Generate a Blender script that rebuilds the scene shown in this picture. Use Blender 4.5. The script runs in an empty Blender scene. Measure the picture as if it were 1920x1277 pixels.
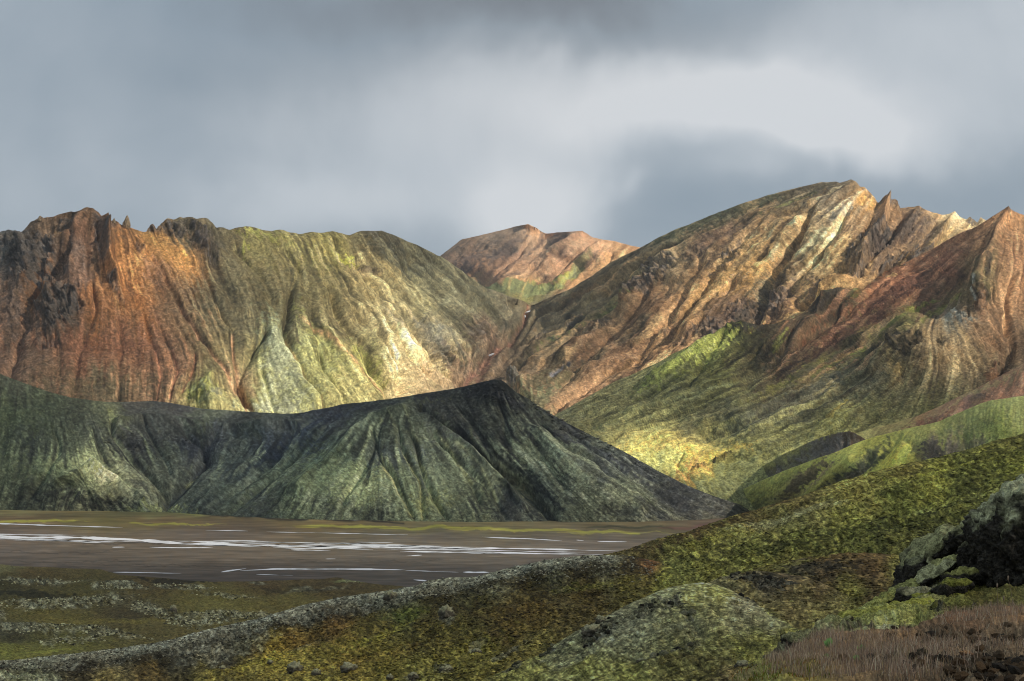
import bpy, math, random
import numpy as np
from mathutils import Vector

# ------------------------------------------------------------------ camera
F = 2955.0                      # focal length in photo pixels (photo is 1920 x 1277)
CX, CY = 960.0, 638.5
HORIZON = 857.0                 # photo row of the true horizon
PITCH = math.atan((HORIZON - CY) / F)
CZ = 60.0                       # eye height above the river plain
scene = bpy.context.scene
col = scene.collection
cam_data = bpy.data.cameras.new('camera')
cam_data.sensor_width = 36.0
cam_data.lens = 36.0 * F / 1920.0
cam_data.clip_start = 0.1
cam_data.clip_end = 60000
cam = bpy.data.objects.new('camera', cam_data)
cam.location = (0, 0, CZ)
cam.rotation_euler = (math.pi / 2 + PITCH, 0, 0)
col.objects.link(cam)
scene.camera = cam

scene.view_settings.view_transform = 'Standard'
scene.view_settings.look = 'None'
scene.view_settings.gamma = 1
scene.view_settings.exposure = 0.0
scene.view_settings.use_curve_mapping = False
scene.render.engine = 'CYCLES'
scene.cycles.use_denoising = True
scene.cycles.filter_width = 1.0
scene.cycles.max_bounces = 6
scene.cycles.diffuse_bounces = 3
scene.cycles.transmission_bounces = 4
scene.cycles.transparent_max_bounces = 12
scene.cycles.volume_bounces = 0

# ------------------------------------------------------------------ sun
SUN_EL = math.radians(35)
SUN_AZ = math.radians(116)      # clockwise from the view direction (+Y): from the right, a little behind
SUN = np.array([math.sin(SUN_AZ) * math.cos(SUN_EL), math.cos(SUN_AZ) * math.cos(SUN_EL), math.sin(SUN_EL)])
sd = bpy.data.lights.new('sun', 'SUN')
sd.energy = 5.0
sd.angle = math.radians(0.5)
sd.color = (1.0, 0.91, 0.78)
so = bpy.data.objects.new('sun', sd)
so.rotation_euler = Vector(SUN.tolist()).to_track_quat('Z', 'Y').to_euler()
so.location = (0, 0, 5000)
col.objects.link(so)


def lin(c):
    c = np.asarray(c, float) / 255.0
    return np.where(c <= 0.04045, c / 12.92, ((c + 0.055) / 1.055) ** 2.4)


def ray(px, py):
    dx = (np.asarray(px, float) - CX) / F
    dy = (CY - np.asarray(py, float)) / F
    c, s = math.cos(PITCH), math.sin(PITCH)
    return dx, c - s * dy, s + c * dy


def at(px, py, Y):
    """world point seen at photo pixel (px,py) at forward distance Y"""
    x, y, z = ray(px, py)
    t = Y / y
    return np.stack([x * t, y * t, CZ + z * t], -1)


def on_plane(px, py, z):
    x, y, zz = ray(px, py)
    t = (z - CZ) / zz
    return np.stack([x * t, y * t, np.zeros_like(t) + z], -1)


# ------------------------------------------------------------------ node helper
class NT:
    def __init__(self, tree):
        self.t = tree
        tree.nodes.clear()

    def n(self, kind, **kw):
        nd = self.t.nodes.new(kind)
        ins = kw.pop('ins', {})
        for k, v in kw.items():
            setattr(nd, k, v)
        for k, v in ins.items():
            if isinstance(v, bpy.types.NodeSocket):
                self.t.links.new(v, nd.inputs[k])
            else:
                nd.inputs[k].default_value = v
        return nd

    def m(self, op, a, b=0.0, c=0.0, clamp=False):
        nd = self.n('ShaderNodeMath', operation=op, use_clamp=clamp, ins={0: a, 1: b, 2: c})
        return nd.outputs[0]

    def link(self, a, b):
        self.t.links.new(a, b)

    def mix(self, f, a, b, mode='MIX'):
        nd = self.n('ShaderNodeMix', data_type='RGBA', blend_type=mode, ins={0: f, 6: a, 7: b})
        return nd.outputs[2]

    def noise(self, vec, scale, detail=4, rough=0.55, dist=0.0):
        return self.n('ShaderNodeTexNoise', ins={'Vector': vec, 'Scale': scale, 'Detail': detail,
                                                  'Roughness': rough, 'Distortion': dist}).outputs[0]


# ------------------------------------------------------------------ sky
world = bpy.data.worlds.new('World')
scene.world = world
world.use_nodes = True
W = NT(world.node_tree)
wout = W.n('ShaderNodeOutputWorld')
bg = W.n('ShaderNodeBackground', ins={'Strength': 0.1})
tc = W.n('ShaderNodeTexCoord').outputs['Generated']
sep = W.n('ShaderNodeSeparateXYZ', ins={0: tc})
az = W.m('ARCTAN2', sep.outputs[0], sep.outputs[1])
el = W.m('ARCSINE', sep.outputs[2])
wv = W.n('ShaderNodeCombineXYZ', ins={0: az, 1: el, 2: 0.0}).outputs[0]
n1 = W.noise(tc, 6.5, 7, 0.55, 0.35)
n2 = W.noise(tc, 2.6, 3, 0.5, 0.3)
wn = W.noise(W.n('ShaderNodeVectorMath', operation='ADD', ins={0: tc, 1: (7.3, 1.9, 4.2)}).outputs[0], 8.0, 4, 0.52, 0.2)
wn2 = W.noise(W.n('ShaderNodeVectorMath', operation='ADD', ins={0: tc, 1: (2.3, 8.9, 1.2)}).outputs[0], 8.0, 4, 0.52, 0.2)
azw = W.m('ADD', az, W.m('MULTIPLY', W.m('SUBTRACT', wn, 0.5), 0.11))
elw = W.m('ADD', el, W.m('MULTIPLY', W.m('SUBTRACT', wn2, 0.5), 0.075))


def azel(px, py):
    x, y, z = ray(px, py)
    return math.atan2(x, y), math.atan2(z, math.hypot(x, y))


def blob(px, py, rx, ry, amp, rot=0.0, p=1.0):
    a0, e0 = azel(px, py)
    da = W.m('SUBTRACT', azw, a0)
    de = W.m('SUBTRACT', elw, e0)
    c, s = math.cos(rot), math.sin(rot)
    u = W.m('ADD', W.m('MULTIPLY', da, c * F / rx), W.m('MULTIPLY', de, s * F / rx))
    v = W.m('ADD', W.m('MULTIPLY', da, -s * F / ry), W.m('MULTIPLY', de, c * F / ry))
    d2 = W.m('ADD', W.m('MULTIPLY', u, u), W.m('MULTIPLY', v, v))
    g = W.m('EXPONENT', W.m('MULTIPLY', W.m('POWER', d2, p), -1.0))
    return W.m('MULTIPLY', g, amp)


val = W.m('ADD', 0.36, W.m('MULTIPLY', W.m('SUBTRACT', n1, 0.5), 0.56))
val = W.m('ADD', val, W.m('MULTIPLY', W.m('SUBTRACT', n2, 0.5), 0.30))
for b in [
        (1330, 190, 470, 95, 0.56, -0.10, 1.7),      # bright cloud bank
        (1600, 245, 165, 62, 0.40, -0.15, 2.0),      # its rounded right end
        (1480, 200, 330, 90, 0.16, 0.0, 1.6),
        (820, 250, 330, 120, 0.42, 0.0, 1.0),
        (1010, 370, 120, 110, 0.42, 0.0, 1.5),       # lower lobe left of the gap
        (660, 390, 420, 60, 0.26, 0.0, 1.0),
        (1190, 345, 40, 25, 0.20, 0.0, 1.0),
        (1420, 330, 120, 30, 0.24, 0.0, 1.0),
        (1650, 50, 420, 90, 0.30, 0.0, 1.0),         # lighter veil top right
        (1900, 140, 200, 120, 0.22, 0.0, 1.0),
        (1300, 400, 190, 70, -0.10, 0.1, 1.0),       # blue gap
        (1850, 320, 170, 120, -0.05, 0.0, 1.3),      # blue gap on the right
        (1060, -10, 300, 70, -0.24, 0.0, 1.0),        # dark upper belly
        (700, 10, 460, 80, -0.18, 0.0, 1.0),
        (330, 300, 90, 150, -0.10, -0.5, 1.0),
        (110, 300, 50, 220, -0.07, 0.6, 1.0),
        (380, 150, 230, 60, -0.12, 0.0, 1.0)]:
    val = W.m('ADD', val, blob(*b))
ramp = W.n('ShaderNodeValToRGB', ins={0: val})
cr = ramp.color_ramp
cr.elements[0].position = 0.0
cr.elements[0].color = (*lin((122, 135, 148)), 1)
cr.elements[1].position = 1.0
cr.elements[1].color = (*lin((216, 221, 226)), 1)
for pos, c in ((0.25, (141, 160, 176)), (0.45, (160, 175, 188)), (0.7, (190, 200, 209))):
    e = cr.elements.new(pos)
    e.color = (*lin(c), 1)
# upper middle belly is neutral grey rather than blue
grey = W.m('ADD', blob(1050, 40, 500, 130, 0.75), blob(700, 200, 400, 100, 0.3), clamp=True)
lum = W.n('ShaderNodeRGBToBW', ins={0: ramp.outputs[0]}).outputs[0]
skc = W.mix(W.m('ADD', W.m('MULTIPLY', grey, 0.35), 0.22), ramp.outputs[0], lum)
cloud10 = W.n('ShaderNodeVectorMath', operation='SCALE', ins={0: skc, 3: 10.0}).outputs[0]
sky = W.n('ShaderNodeTexSky', sky_type='NISHITA', sun_disc=False, sun_elevation=SUN_EL,
          sun_rotation=SUN_AZ, air_density=1.0, dust_density=1.0)
fin = W.mix(0.95, sky.outputs[0], cloud10)
W.link(fin, bg.inputs[0])
W.link(bg.outputs[0], wout.inputs[0])

# ------------------------------------------------------------------ noise tools (numpy)
RNG = np.random.default_rng(7)
TAB = RNG.random((256, 256))
TABS = RNG.random((4096,))
PERM = RNG.permutation(65536).astype(np.int64)


def vnoise2(x, y, seed=0):
    x = x + seed * 17.31
    y = y + seed * 9.77
    xi = np.floor(x).astype(np.int64)
    yi = np.floor(y).astype(np.int64)
    fx, fy = x - xi, y - yi
    fx = fx * fx * (3 - 2 * fx)
    fy = fy * fy * (3 - 2 * fy)
    a = TAB[xi & 255, yi & 255]
    b = TAB[(xi + 1) & 255, yi & 255]
    c = TAB[xi & 255, (yi + 1) & 255]
    d = TAB[(xi + 1) & 255, (yi + 1) & 255]
    return (a + (b - a) * fx) * (1 - fy) + (c + (d - c) * fx) * fy


def fbm2(x, y, octs=4, seed=0, gain=0.5):
    s = 0.0
    a = 1.0
    t = 0.0
    for i in range(octs):
        s = s + a * vnoise2(x * 2 ** i, y * 2 ** i, seed + i * 3)
        t += a
        a *= gain
    return s / t                    # 0..1


def hash3(a, b, c):
    h = PERM[(a + PERM[(b + PERM[c & 65535]) & 65535]) & 65535]
    return h


G3 = RNG.normal(size=(4096, 3))
G3 /= np.linalg.norm(G3, axis=1)[:, None]


def pnoise3(P):
    """gradient noise about -0.7..0.7"""
    Pi = np.floor(P).astype(np.int64)
    f = P - Pi
    w = f * f * f * (f * (f * 6 - 15) + 10)
    out = 0.0
    for dx in (0, 1):
        wx = w[..., 0] if dx else 1 - w[..., 0]
        for dy in (0, 1):
            wy = w[..., 1] if dy else 1 - w[..., 1]
            for dz in (0, 1):
                wz = w[..., 2] if dz else 1 - w[..., 2]
                g = G3[hash3(Pi[..., 0] + dx, Pi[..., 1] + dy, Pi[..., 2] + dz) & 4095]
                out = out + wx * wy * wz * (g[..., 0] * (f[..., 0] - dx) + g[..., 1] * (f[..., 1] - dy) + g[..., 2] * (f[..., 2] - dz))
    return out


def fbm3(P, octs=4, gain=0.5, ridged=False):
    s = 0.0
    a = 1.0
    for i in range(octs):
        n = pnoise3(P * 2.03 ** i + i * 11.7)
        if ridged:
            n = 1 - np.abs(n) * 2.6
            n = n * np.abs(n) - 0.35
        s = s + a * n
        a *= gain
    return s


def lumpy(P, octs=4, gain=0.5):
    """rounded bulges separated by sharp dark clefts, about -0.6..0.8"""
    s = 0.0
    a = 1.0
    for i in range(octs):
        s = s + a * (np.abs(pnoise3(P * 2.1 ** i + i * 5.3)) * 2.6 - 0.5)
        a *= gain
    return s


def sstep(a, b, x):
    t = np.clip((x - a) / (b - a), 0, 1)
    return t * t * (3 - 2 * t)


def interp_poly(pts, x):
    p = np.array(pts, float)
    return np.interp(x, p[:, 0], p[:, 1])


def rbf(points, vals, c=20.0, sy=1.0):
    """multiquadric + plane; returns evaluator"""
    p = np.array(points, float)
    p = p * [1, sy]
    v = np.array(vals, float)
    n = len(p)
    d = np.sqrt(((p[:, None] - p[None]) ** 2).sum(-1) + c * c)
    A = np.zeros((n + 3, n + 3))
    A[:n, :n] = d
    A[:n, n] = 1
    A[:n, n + 1:] = p / 1000
    A[n:, :n] = A[:n, n:].T
    A[:n, :n] -= np.eye(n) * 1e-6
    s = np.linalg.solve(A, np.r_[v, 0, 0, 0])

    def ev(x, y):
        y = y * sy
        o = s[n] + s[n + 1] * x / 1000 + s[n + 2] * y / 1000
        for i in range(n):
            o = o + s[i] * np.sqrt((x - p[i, 0]) ** 2 + (y - p[i, 1]) ** 2 + c * c)
        return o
    return ev


def poly_dist(X, Y, pts, reach):
    """distance to polyline, signed side and parameter 0..1; inf beyond reach"""
    p = np.array(pts, float)
    D = np.full(X.shape, 1e9)
    Tt = np.zeros(X.shape)
    Sg = np.zeros(X.shape)
    x0, x1 = p[:, 0].min() - reach, p[:, 0].max() + reach
    y0, y1 = p[:, 1].min() - reach, p[:, 1].max() + reach
    sel = np.where((X > x0) & (X < x1) & (Y > y0) & (Y < y1))
    if len(sel[0]) == 0:
        return D, Tt, Sg
    x, y = X[sel], Y[sel]
    L = np.r_[0, np.cumsum(np.hypot(*(p[1:] - p[:-1]).T))]
    bd = np.full(x.shape, 1e9)
    bt = np.zeros(x.shape)
    bs = np.zeros(x.shape)
    for i in range(len(p) - 1):
        ax, ay = p[i]
        ex, ey = p[i + 1] - p[i]
        l2 = ex * ex + ey * ey
        t = np.clip(((x - ax) * ex + (y - ay) * ey) / l2, 0, 1)
        qx, qy = x - ax - t * ex, y - ay - t * ey
        d = np.hypot(qx, qy)
        m = d < bd
        bd = np.where(m, d, bd)
        bt = np.where(m, (L[i] + t * math.sqrt(l2)) / L[-1], bt)
        bs = np.where(m, np.sign(ex * qy - ey * qx), bs)
    D[sel] = bd
    Tt[sel] = bt
    Sg[sel] = bs
    return D, Tt, Sg


class Flow:
    """direction field in photo space from downhill polylines"""
    def __init__(self, lines, box):
        self.x0, self.y0, x1, y1 = box
        self.s = 10.0
        nx = int((x1 - self.x0) / self.s) + 2
        ny = int((y1 - self.y0) / self.s) + 2
        gx, gy = np.meshgrid(self.x0 + np.arange(nx) * self.s, self.y0 + np.arange(ny) * self.s)
        vx = np.zeros_like(gx)
        vy = np.zeros_like(gx)
        for pts in lines:
            p = np.array(pts, float)
            for i in range(len(p) - 1):
                e = p[i + 1] - p[i]
                L = np.hypot(*e)
                for f in (0.25, 0.75):
                    q = p[i] + e * f
                    w = L / ((gx - q[0]) ** 2 + (gy - q[1]) ** 2 + 150.0) ** 1.4
                    vx += w * e[0] / L
                    vy += w * e[1] / L
        m = np.hypot(vx, vy) + 1e-12
        self.vx, self.vy = vx / m, vy / m
        self.nx, self.ny = nx, ny

    def __call__(self, x, y):
        u = np.clip((x - self.x0) / self.s, 0, self.nx - 1.001)
        v = np.clip((y - self.y0) / self.s, 0, self.ny - 1.001)
        i = u.astype(int)
        j = v.astype(int)
        fu, fv = u - i, v - j
        def bl(a):
            return (a[j, i] * (1 - fu) + a[j, i + 1] * fu) * (1 - fv) + (a[j + 1, i] * (1 - fu) + a[j + 1, i + 1] * fu) * fv
        return bl(self.vx), bl(self.vy)


def lic(flow, PX, PY, scale, length, seed, nstep=9):
    """streak noise: noise of feature size `scale` px smeared `length` px along the fall line; about -1..1"""
    acc = vnoise2(PX / scale, PY / scale, seed) - 0.5
    step = length / nstep / 2
    for sgn in (1, -1):
        x, y = PX.copy(), PY.copy()
        for k in range(nstep):
            vx, vy = flow(x, y)
            x = x + sgn * vx * step
            y = y + sgn * vy * step
            acc = acc + (vnoise2(x / scale, y / scale, seed) - 0.5)
    acc = acc / acc.std()
    return np.clip(acc, -2.5, 2.5) / 2.0


# ------------------------------------------------------------------ mesh helpers
def tag(o, label=None, cat=None, group=None, kind=None):
    if label: o['label'] = label
    if cat: o['category'] = cat
    if group: o['group'] = group
    if kind: o['kind'] = kind
    return o


def mesh_obj(name, V, Q, mats, parent=None, colors=None, smooth=True, extra=None):
    V = np.asarray(V, float)
    Q = np.asarray(Q, np.int64)
    k = Q.shape[1]
    me = bpy.data.meshes.new(name)
    me.vertices.add(len(V))
    me.vertices.foreach_set('co', V.astype(np.float32).ravel())
    me.loops.add(Q.size)
    me.loops.foreach_set('vertex_index', Q.ravel().astype(np.int32))
    me.polygons.add(len(Q))
    me.polygons.foreach_set('loop_start', (np.arange(len(Q)) * k).astype(np.int32))
    me.update(calc_edges=True)
    me.polygons.foreach_set('use_smooth', np.full(len(Q), smooth))
    if colors is not None:
        a = me.attributes.new('albedo', 'FLOAT_COLOR', 'POINT')
        c4 = np.ones((len(V), 4), np.float32)
        c4[:, :3] = colors
        a.data.foreach_set('color', c4.ravel())
    if extra is not None:
        for nm, arr in extra.items():
            a = me.attributes.new(nm, 'FLOAT', 'POINT')
            a.data.foreach_set('value', np.asarray(arr, np.float32).ravel())
    me.materials.append(mats)
    o = bpy.data.objects.new(name, me)
    col.objects.link(o)
    if parent is not None:
        o.parent = parent
    return o


def grid_quads(R, C, off=0):
    i = np.arange(R * C).reshape(R, C) + off
    return np.stack([i[:-1, :-1], i[1:, :-1], i[1:, 1:], i[:-1, 1:]], -1).reshape(-1, 4)


def ground_material(name, scale, contrast=0.5, bump=0.3, bump_dist=0.1, stretch=(1, 1, 1), fine=6.0, rough=0.95, fleck=0.0, fscale=1.0):
    """albedo attribute modulated by two noises, with bump"""
    m = bpy.data.materials.new(name)
    m.use_nodes = True
    T = NT(m.node_tree)
    out = T.n('ShaderNodeOutputMaterial')
    pr = T.n('ShaderNodeBsdfPrincipled', ins={'Roughness': rough, 'Specular IOR Level': 0.15})
    att = T.n('ShaderNodeAttribute', attribute_name='albedo').outputs['Color']
    tc = T.n('ShaderNodeTexCoord').outputs['Object']
    mp = T.n('ShaderNodeMapping', ins={'Vector': tc, 'Scale': stretch}).outputs[0]
    a = T.noise(mp, scale, 5, 0.65)
    b = T.noise(mp, scale * fine, 3, 0.7)
    f = T.m('ADD', T.m('MULTIPLY', T.m('SUBTRACT', a, 0.5), contrast * 2.2), T.m('MULTIPLY', T.m('SUBTRACT', b, 0.5), contrast * 2.0))
    f = T.m('MAXIMUM', T.m('ADD', f, 1.0), 0.25)
    if fleck:
        g = T.noise(mp, scale * fscale, 6, 0.75, 0.6)
        mr = T.n('ShaderNodeMapRange', interpolation_type='SMOOTHSTEP', ins={0: g, 1: 0.44, 2: 0.56, 3: 1.0 + fleck * .5, 4: 1.0 - fleck})
        f = T.m('MULTIPLY', f, mr.outputs[0])
    c = T.n('ShaderNodeVectorMath', operation='SCALE', ins={0: att, 3: f}).outputs[0]
    T.link(c, pr.inputs['Base Color'])
    h = T.m('ADD', a, T.m('MULTIPLY', b, 0.5))
    bp = T.n('ShaderNodeBump', ins={'Strength': bump, 'Distance': bump_dist, 'Height': h})
    T.link(bp.outputs[0], pr.inputs['Normal'])
    T.link(pr.outputs[0], out.inputs[0])
    return m


# ------------------------------------------------------------------ terrain patch
def anchors_color(PX, PY, anchors, soft=25.0):
    acc = np.zeros(PX.shape + (3,))
    w = np.zeros(PX.shape)
    for a in anchors:
        x, y, c = a[0], a[1], a[2]
        k = 1.0 / ((PX - x) ** 2 + (PY - y) ** 2 + soft * soft) ** 1.8
        acc += k[..., None] * lin(c)
        w += k
    return acc / w[..., None]


def ell(PX, PY, x, y, rx, ry, rot=0.0):
    c, s = math.cos(math.radians(rot)), math.sin(math.radians(rot))
    dx, dy = PX - x, PY - y
    u = (c * dx + s * dy) / rx
    v = (-s * dx + c * dy) / ry
    return np.sqrt(u * u + v * v)


def terrain(cfg):
    step = cfg.get('step', 2.0)
    x0, x1 = cfg['x']
    C = int((x1 - x0) / step) + 1
    U = np.linspace(x0, x1, C)
    top = interp_poly(cfg['top'], U)
    jag = cfg.get('jag', 0.0)
    if jag:
        top = top + jag * (fbm2(U / 17, U * 0 + 3.3, 3, 5) - 0.5) * 2 * interp_poly(cfg.get('jagmask', [(x0, 1), (x1, 1)]), U)
    bot = interp_poly(cfg['bot'], U)
    bot = np.maximum(bot, top + 4)
    R = int((bot - top).max() / cfg.get('vstep', step)) + 1
    v = np.linspace(0, 1, R)[:, None]
    PX = np.repeat(U[None], R, 0)
    PY = top + (bot - top) * v
    # warp for natural lines
    wa = cfg.get('warp', 6.0)
    WX = PX + wa * (fbm2(PX / 45, PY / 45, 3, 1) - 0.5) * 2
    WY = PY + wa * (fbm2(PX / 45, PY / 45, 3, 2) - 0.5) * 2
    if 'plane' in cfg:
        P = on_plane(PX, PY, cfg['plane'])
        D = P[..., 1]
    else:
        ev = rbf([(a, b) for a, b, _ in cfg['depth']], [math.log(c) for _, _, c in cfg['depth']], cfg.get('soft', 22.0), cfg.get('sy', 1.5))
        D = np.exp(ev(PX, PY))
        P = at(PX, PY, D)
    # metres per photo pixel
    mpp = D / F
    lines = [g[0] for g in cfg.get('gullies', [])] + [g[0] for g in cfg.get('ridges', [])] + cfg.get('flows', [])
    flow = Flow(lines, (x0 - 60, top.min() - 60, x1 + 60, bot.max() + 60)) if lines else None
    S = {}
    if flow is not None:
        S[0] = lic(flow, PX, PY, 2.3, 44 * cfg.get('liclen', 1), 1, 10)
        S[1] = lic(flow, WX, WY, 5.0, 64 * cfg.get('liclen', 1), 2, int(7 * cfg.get('liclen', 1)))
        S[2] = lic(flow, WX, WY, 13.0, 110, 3, 7)
    else:
        S[0] = S[1] = S[2] = np.zeros_like(PX)
    H = np.zeros_like(PX)                       # displacement in photo pixels
    soft = np.ones_like(PX)
    for nm in ('gullies', 'ridges'):
        sg = -1 if nm == 'gullies' else 1
        for g in cfg.get(nm, []):
            pts, w, d = g[:3]
            taper = g[3] if len(g) > 3 else 0.15
            dist, t, side = poly_dist(WX, WY, pts, w * 4)
            ww = w * (0.45 + 0.55 * sstep(0, 0.6, t))
            prof = np.exp(-(dist / ww) ** 1.35)
            am = sstep(0, taper, t) if taper > 0 else 1.0
            if len(g) > 4:
                am = am * (1 - sstep(1 - g[4], 1.0, t))
            H += sg * d * cfg.get('relief', 1.0) * prof * am
    # crags
    K = np.zeros_like(PX)
    nz = fbm2(PX / 22, PY / 22, 4, 9)
    for c in cfg.get('crags', []):
        e = ell(WX, WY, *c[:5])
        K = np.maximum(K, c[5] * sstep(1.15, 0.75, e + (nz - 0.5) * 1.4 - S[1] * 0.15))
    ra, rb, rc = cfg.get('rills', (0.4, 0.8, 1.2))
    mask = np.ones_like(PX)
    for c in cfg.get('rillmask', []):
        mask *= 1 - (1 - c[5]) * sstep(1.2, 0.6, ell(PX, PY, *c[:5]))
    vary = 0.35 + 1.1 * sstep(.3, .7, fbm2(PX / 130, PY / 90, 2, 55))
    H += mask * (ra * S[0] + (rb * S[1] + rc * S[2]) * vary)
    Hm = H * mpp
    ns = cfg.get('noise')                       # list of (wavelength m, amplitude m, ridged)
    zz = None
    if ns:
        for wl, am, rid in ns:
            Hm = Hm + am * (lumpy(P / wl, 4, 0.55) if rid == 2 else fbm3(P / wl, 4, 0.55, rid))
    if K.max() > 0:
        ca = cfg.get('cragamp', 9.0)
        wl = cfg.get('cragwl', 28.0)
        if cfg.get('lumpy'):
            cr_ = lumpy(P / wl, 5, 0.58)
            Hm = Hm + K * ca * cr_
        else:
            cr_ = fbm3(P / wl * np.array([1.6, 1.6, 0.8]), 5, 0.6, True)
            Hm = Hm + K * ca * cr_
            Hm = Hm + K * ca * 0.25 * S[0]
    # lumps: wanted heaps of rubble / tussocks given in photo space
    LM = np.zeros_like(PX)
    for c in cfg.get('lumps', []):
        e = ell(WX, WY, *c[:5])
        LM = np.maximum(LM, c[5] * sstep(1.25, 0.6, e + (nz - 0.5) * 1.2))
    if LM.max() > 0:
        lw, la = cfg.get('lumpsize', (2.0, 0.8))
        Hm = Hm + LM * la * (lumpy(P / lw, 4, 0.6) + 0.3)
    edge_ = (PY - PY[:1])
    Hm = Hm * (cfg.get('topkeep', .22) + (1 - cfg.get('topkeep', .22)) * sstep(0, cfg.get('topfade', 20), edge_))
    # normals of the base surface
    dU = np.gradient(P, axis=1)
    dV = np.gradient(P, axis=0)
    N = np.cross(dU, dV)
    N /= np.linalg.norm(N, axis=-1, keepdims=True) + 1e-9
    N *= np.sign(-(N * (P - np.array([0, 0, CZ]))).sum(-1, keepdims=True))
    if DEBUG:
        b = N[..., 2] < 0.12
        if b.mean() > 0.003:
            print('OVERHANG', cfg['id'], round(float(b.mean()), 3), 'around', [(int(PX[b][i]), int(PY[b][i])) for i in np.linspace(0, b.sum() - 1, 8).astype(int)])
    if cfg.get('vertical'):
        N = np.zeros_like(N)
        N[..., 2] = 1
    P = P + N * Hm[..., None]
    # ---- colour
    jit = cfg.get('cjit', 26.0)
    if flow is not None:
        vx, vy = flow(PX, PY)
        QX = WX + vx * S[1] * jit + vx * S[0] * jit * 0.5 + (fbm2(PX / 9, PY / 9, 3, 21) - 0.5) * jit * 0.8
        QY = WY + vy * S[1] * jit + vy * S[0] * jit * 0.5 + (fbm2(PX / 9, PY / 9, 3, 22) - 0.5) * jit * 0.8
    else:
        QX = WX + (fbm2(PX / 9, PY / 4, 3, 21) - 0.5) * jit
        QY = WY + (fbm2(PX / 9, PY / 4, 3, 22) - 0.5) * jit * 0.5
    cax = cfg.get('cax', 1.0)
    A = anchors_color(QX * cax, QY, [(a[0] * cax, a[1], a[2]) for a in cfg['colors']], cfg.get('csoft', 22.0))
    nfx, nfy = cfg.get('nfs', (5.0, 3.5))
    nf = fbm2(PX / nfx, PY / nfy, 4, 31) - 0.5
    for c in cfg.get('patches', []):
        x, y, rx, ry, rot, rgb, st = c[:7]
        br = c[7] if len(c) > 7 else 1.0         # break-up
        e = ell(QX * 0.5 + WX * 0.5, QY * 0.5 + WY * 0.5, x, y, rx, ry, rot)
        mk = st * sstep(1.15, 0.75, e + nf * 1.7 * br + S[0] * 0.22 * br)
        A = A * (1 - mk[..., None]) + lin(rgb) * mk[..., None]
    for pts, w, rgb, st in cfg.get('stripes', []):
        dist, t, side = poly_dist(WX + nf * w * 0.8, WY + nf * w * 0.8, pts, w * 3)
        mk = st * np.exp(-(dist / w) ** 2) * sstep(0, 0.08, t) * np.clip(1.1 + nf * 1.5 + S[0] * 0.5, 0, 1.3)
        mk = np.clip(mk, 0, 1)[..., None]
        A = A * (1 - mk) + lin(rgb) * mk
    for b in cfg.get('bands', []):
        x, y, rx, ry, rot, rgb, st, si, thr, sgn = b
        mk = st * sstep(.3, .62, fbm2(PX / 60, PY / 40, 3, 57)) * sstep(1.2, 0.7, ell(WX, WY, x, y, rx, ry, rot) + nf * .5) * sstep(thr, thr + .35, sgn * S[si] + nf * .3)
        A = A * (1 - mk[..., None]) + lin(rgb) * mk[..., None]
    if K.max() > 0:
        kc = lin(cfg.get('cragcolor', (78, 74, 76)))
        kk = np.clip(K * (0.75 + 0.5 * S[0] + nf), 0, 1)[..., None]
        A = A * (1 - kk) + kc * (0.8 + 0.5 * (nz[..., None] - 0.3)) * kk
    if LM.max() > 0:
        kc = lin(cfg.get('lumpcolor', (96, 98, 94)))
        kk = np.clip(LM * (0.7 + nf * 2.5), 0, 1)[..., None]
        A = A * (1 - kk) + kc * kk
    sv = cfg.get('streakval', 0.16)
    gr = fbm2(PX / (nfx * .55), PY / (nfy * .6), 2, 77) - 0.5
    sp = cfg.get('speck', 0.35)
    if 'flatspeck' in cfg:
        sp = cfg['flatspeck'] + (sp - cfg['flatspeck']) * np.maximum(LM, K)
    A = A * np.clip(np.exp(sv * 1.1 * S[0] * mask + sv * S[1] * mask + sv * .6 * S[2] * mask + sp * 1.2 * nf + sp * 1.5 * gr), 0.15, 3.0)[..., None]
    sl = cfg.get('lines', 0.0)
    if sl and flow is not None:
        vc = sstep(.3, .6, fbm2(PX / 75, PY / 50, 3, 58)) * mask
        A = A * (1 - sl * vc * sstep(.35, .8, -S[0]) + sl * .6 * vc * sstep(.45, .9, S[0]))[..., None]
    hs = cfg.get('hue', 0.10) * (fbm2(PX / 7, PY / 5, 3, 91) - 0.5)[..., None]
    A = A * (1 + hs * np.array([2.0, 0.2, -2.2]))
    lum_ = (A * np.array([.25, .65, .10])).sum(-1, keepdims=True)
    gmask = sstep(-.02, .14, (A[..., 1:2] - A[..., :1]) / (lum_ + 1e-6)) * (1 - cfg.get('greensat', 1.0))
    A = lum_ + (A - lum_) * cfg.get('sat', 0.85) * (1 - gmask)
    A = np.clip(A / np.array(cfg.get('k', 1.0)), 0.006, 0.85)
    # ---- back side
    bd, bh = cfg.get('back', (300.0, 260.0))
    nb = 8
    tp = P[0]
    hd = np.stack([tp[:, 0], tp[:, 1]], -1)
    hd /= np.linalg.norm(hd, axis=1)[:, None]
    rows = []
    for k in range(nb, 0, -1):
        f = k / nb
        q = tp.copy()
        q[:, :2] += hd * bd * f
        q[:, 2] -= bh * f ** 1.25
        rows.append(q)
    P2 = np.concatenate([np.array(rows), P], 0)
    A2 = np.concatenate([np.repeat(A[:1], nb, 0), A], 0)
    Rr = R + nb
    reg = {'A': A, 'P': P, 'PX': PX, 'PY': PY, 'U': U, 'top': top, 'bot': bot}
    LAYERS[cfg['id']] = reg
    V = P2.reshape(-1, 3)
    CC = A2.reshape(-1, 3)
    Q = grid_quads(Rr, C)
    objs = []
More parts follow.
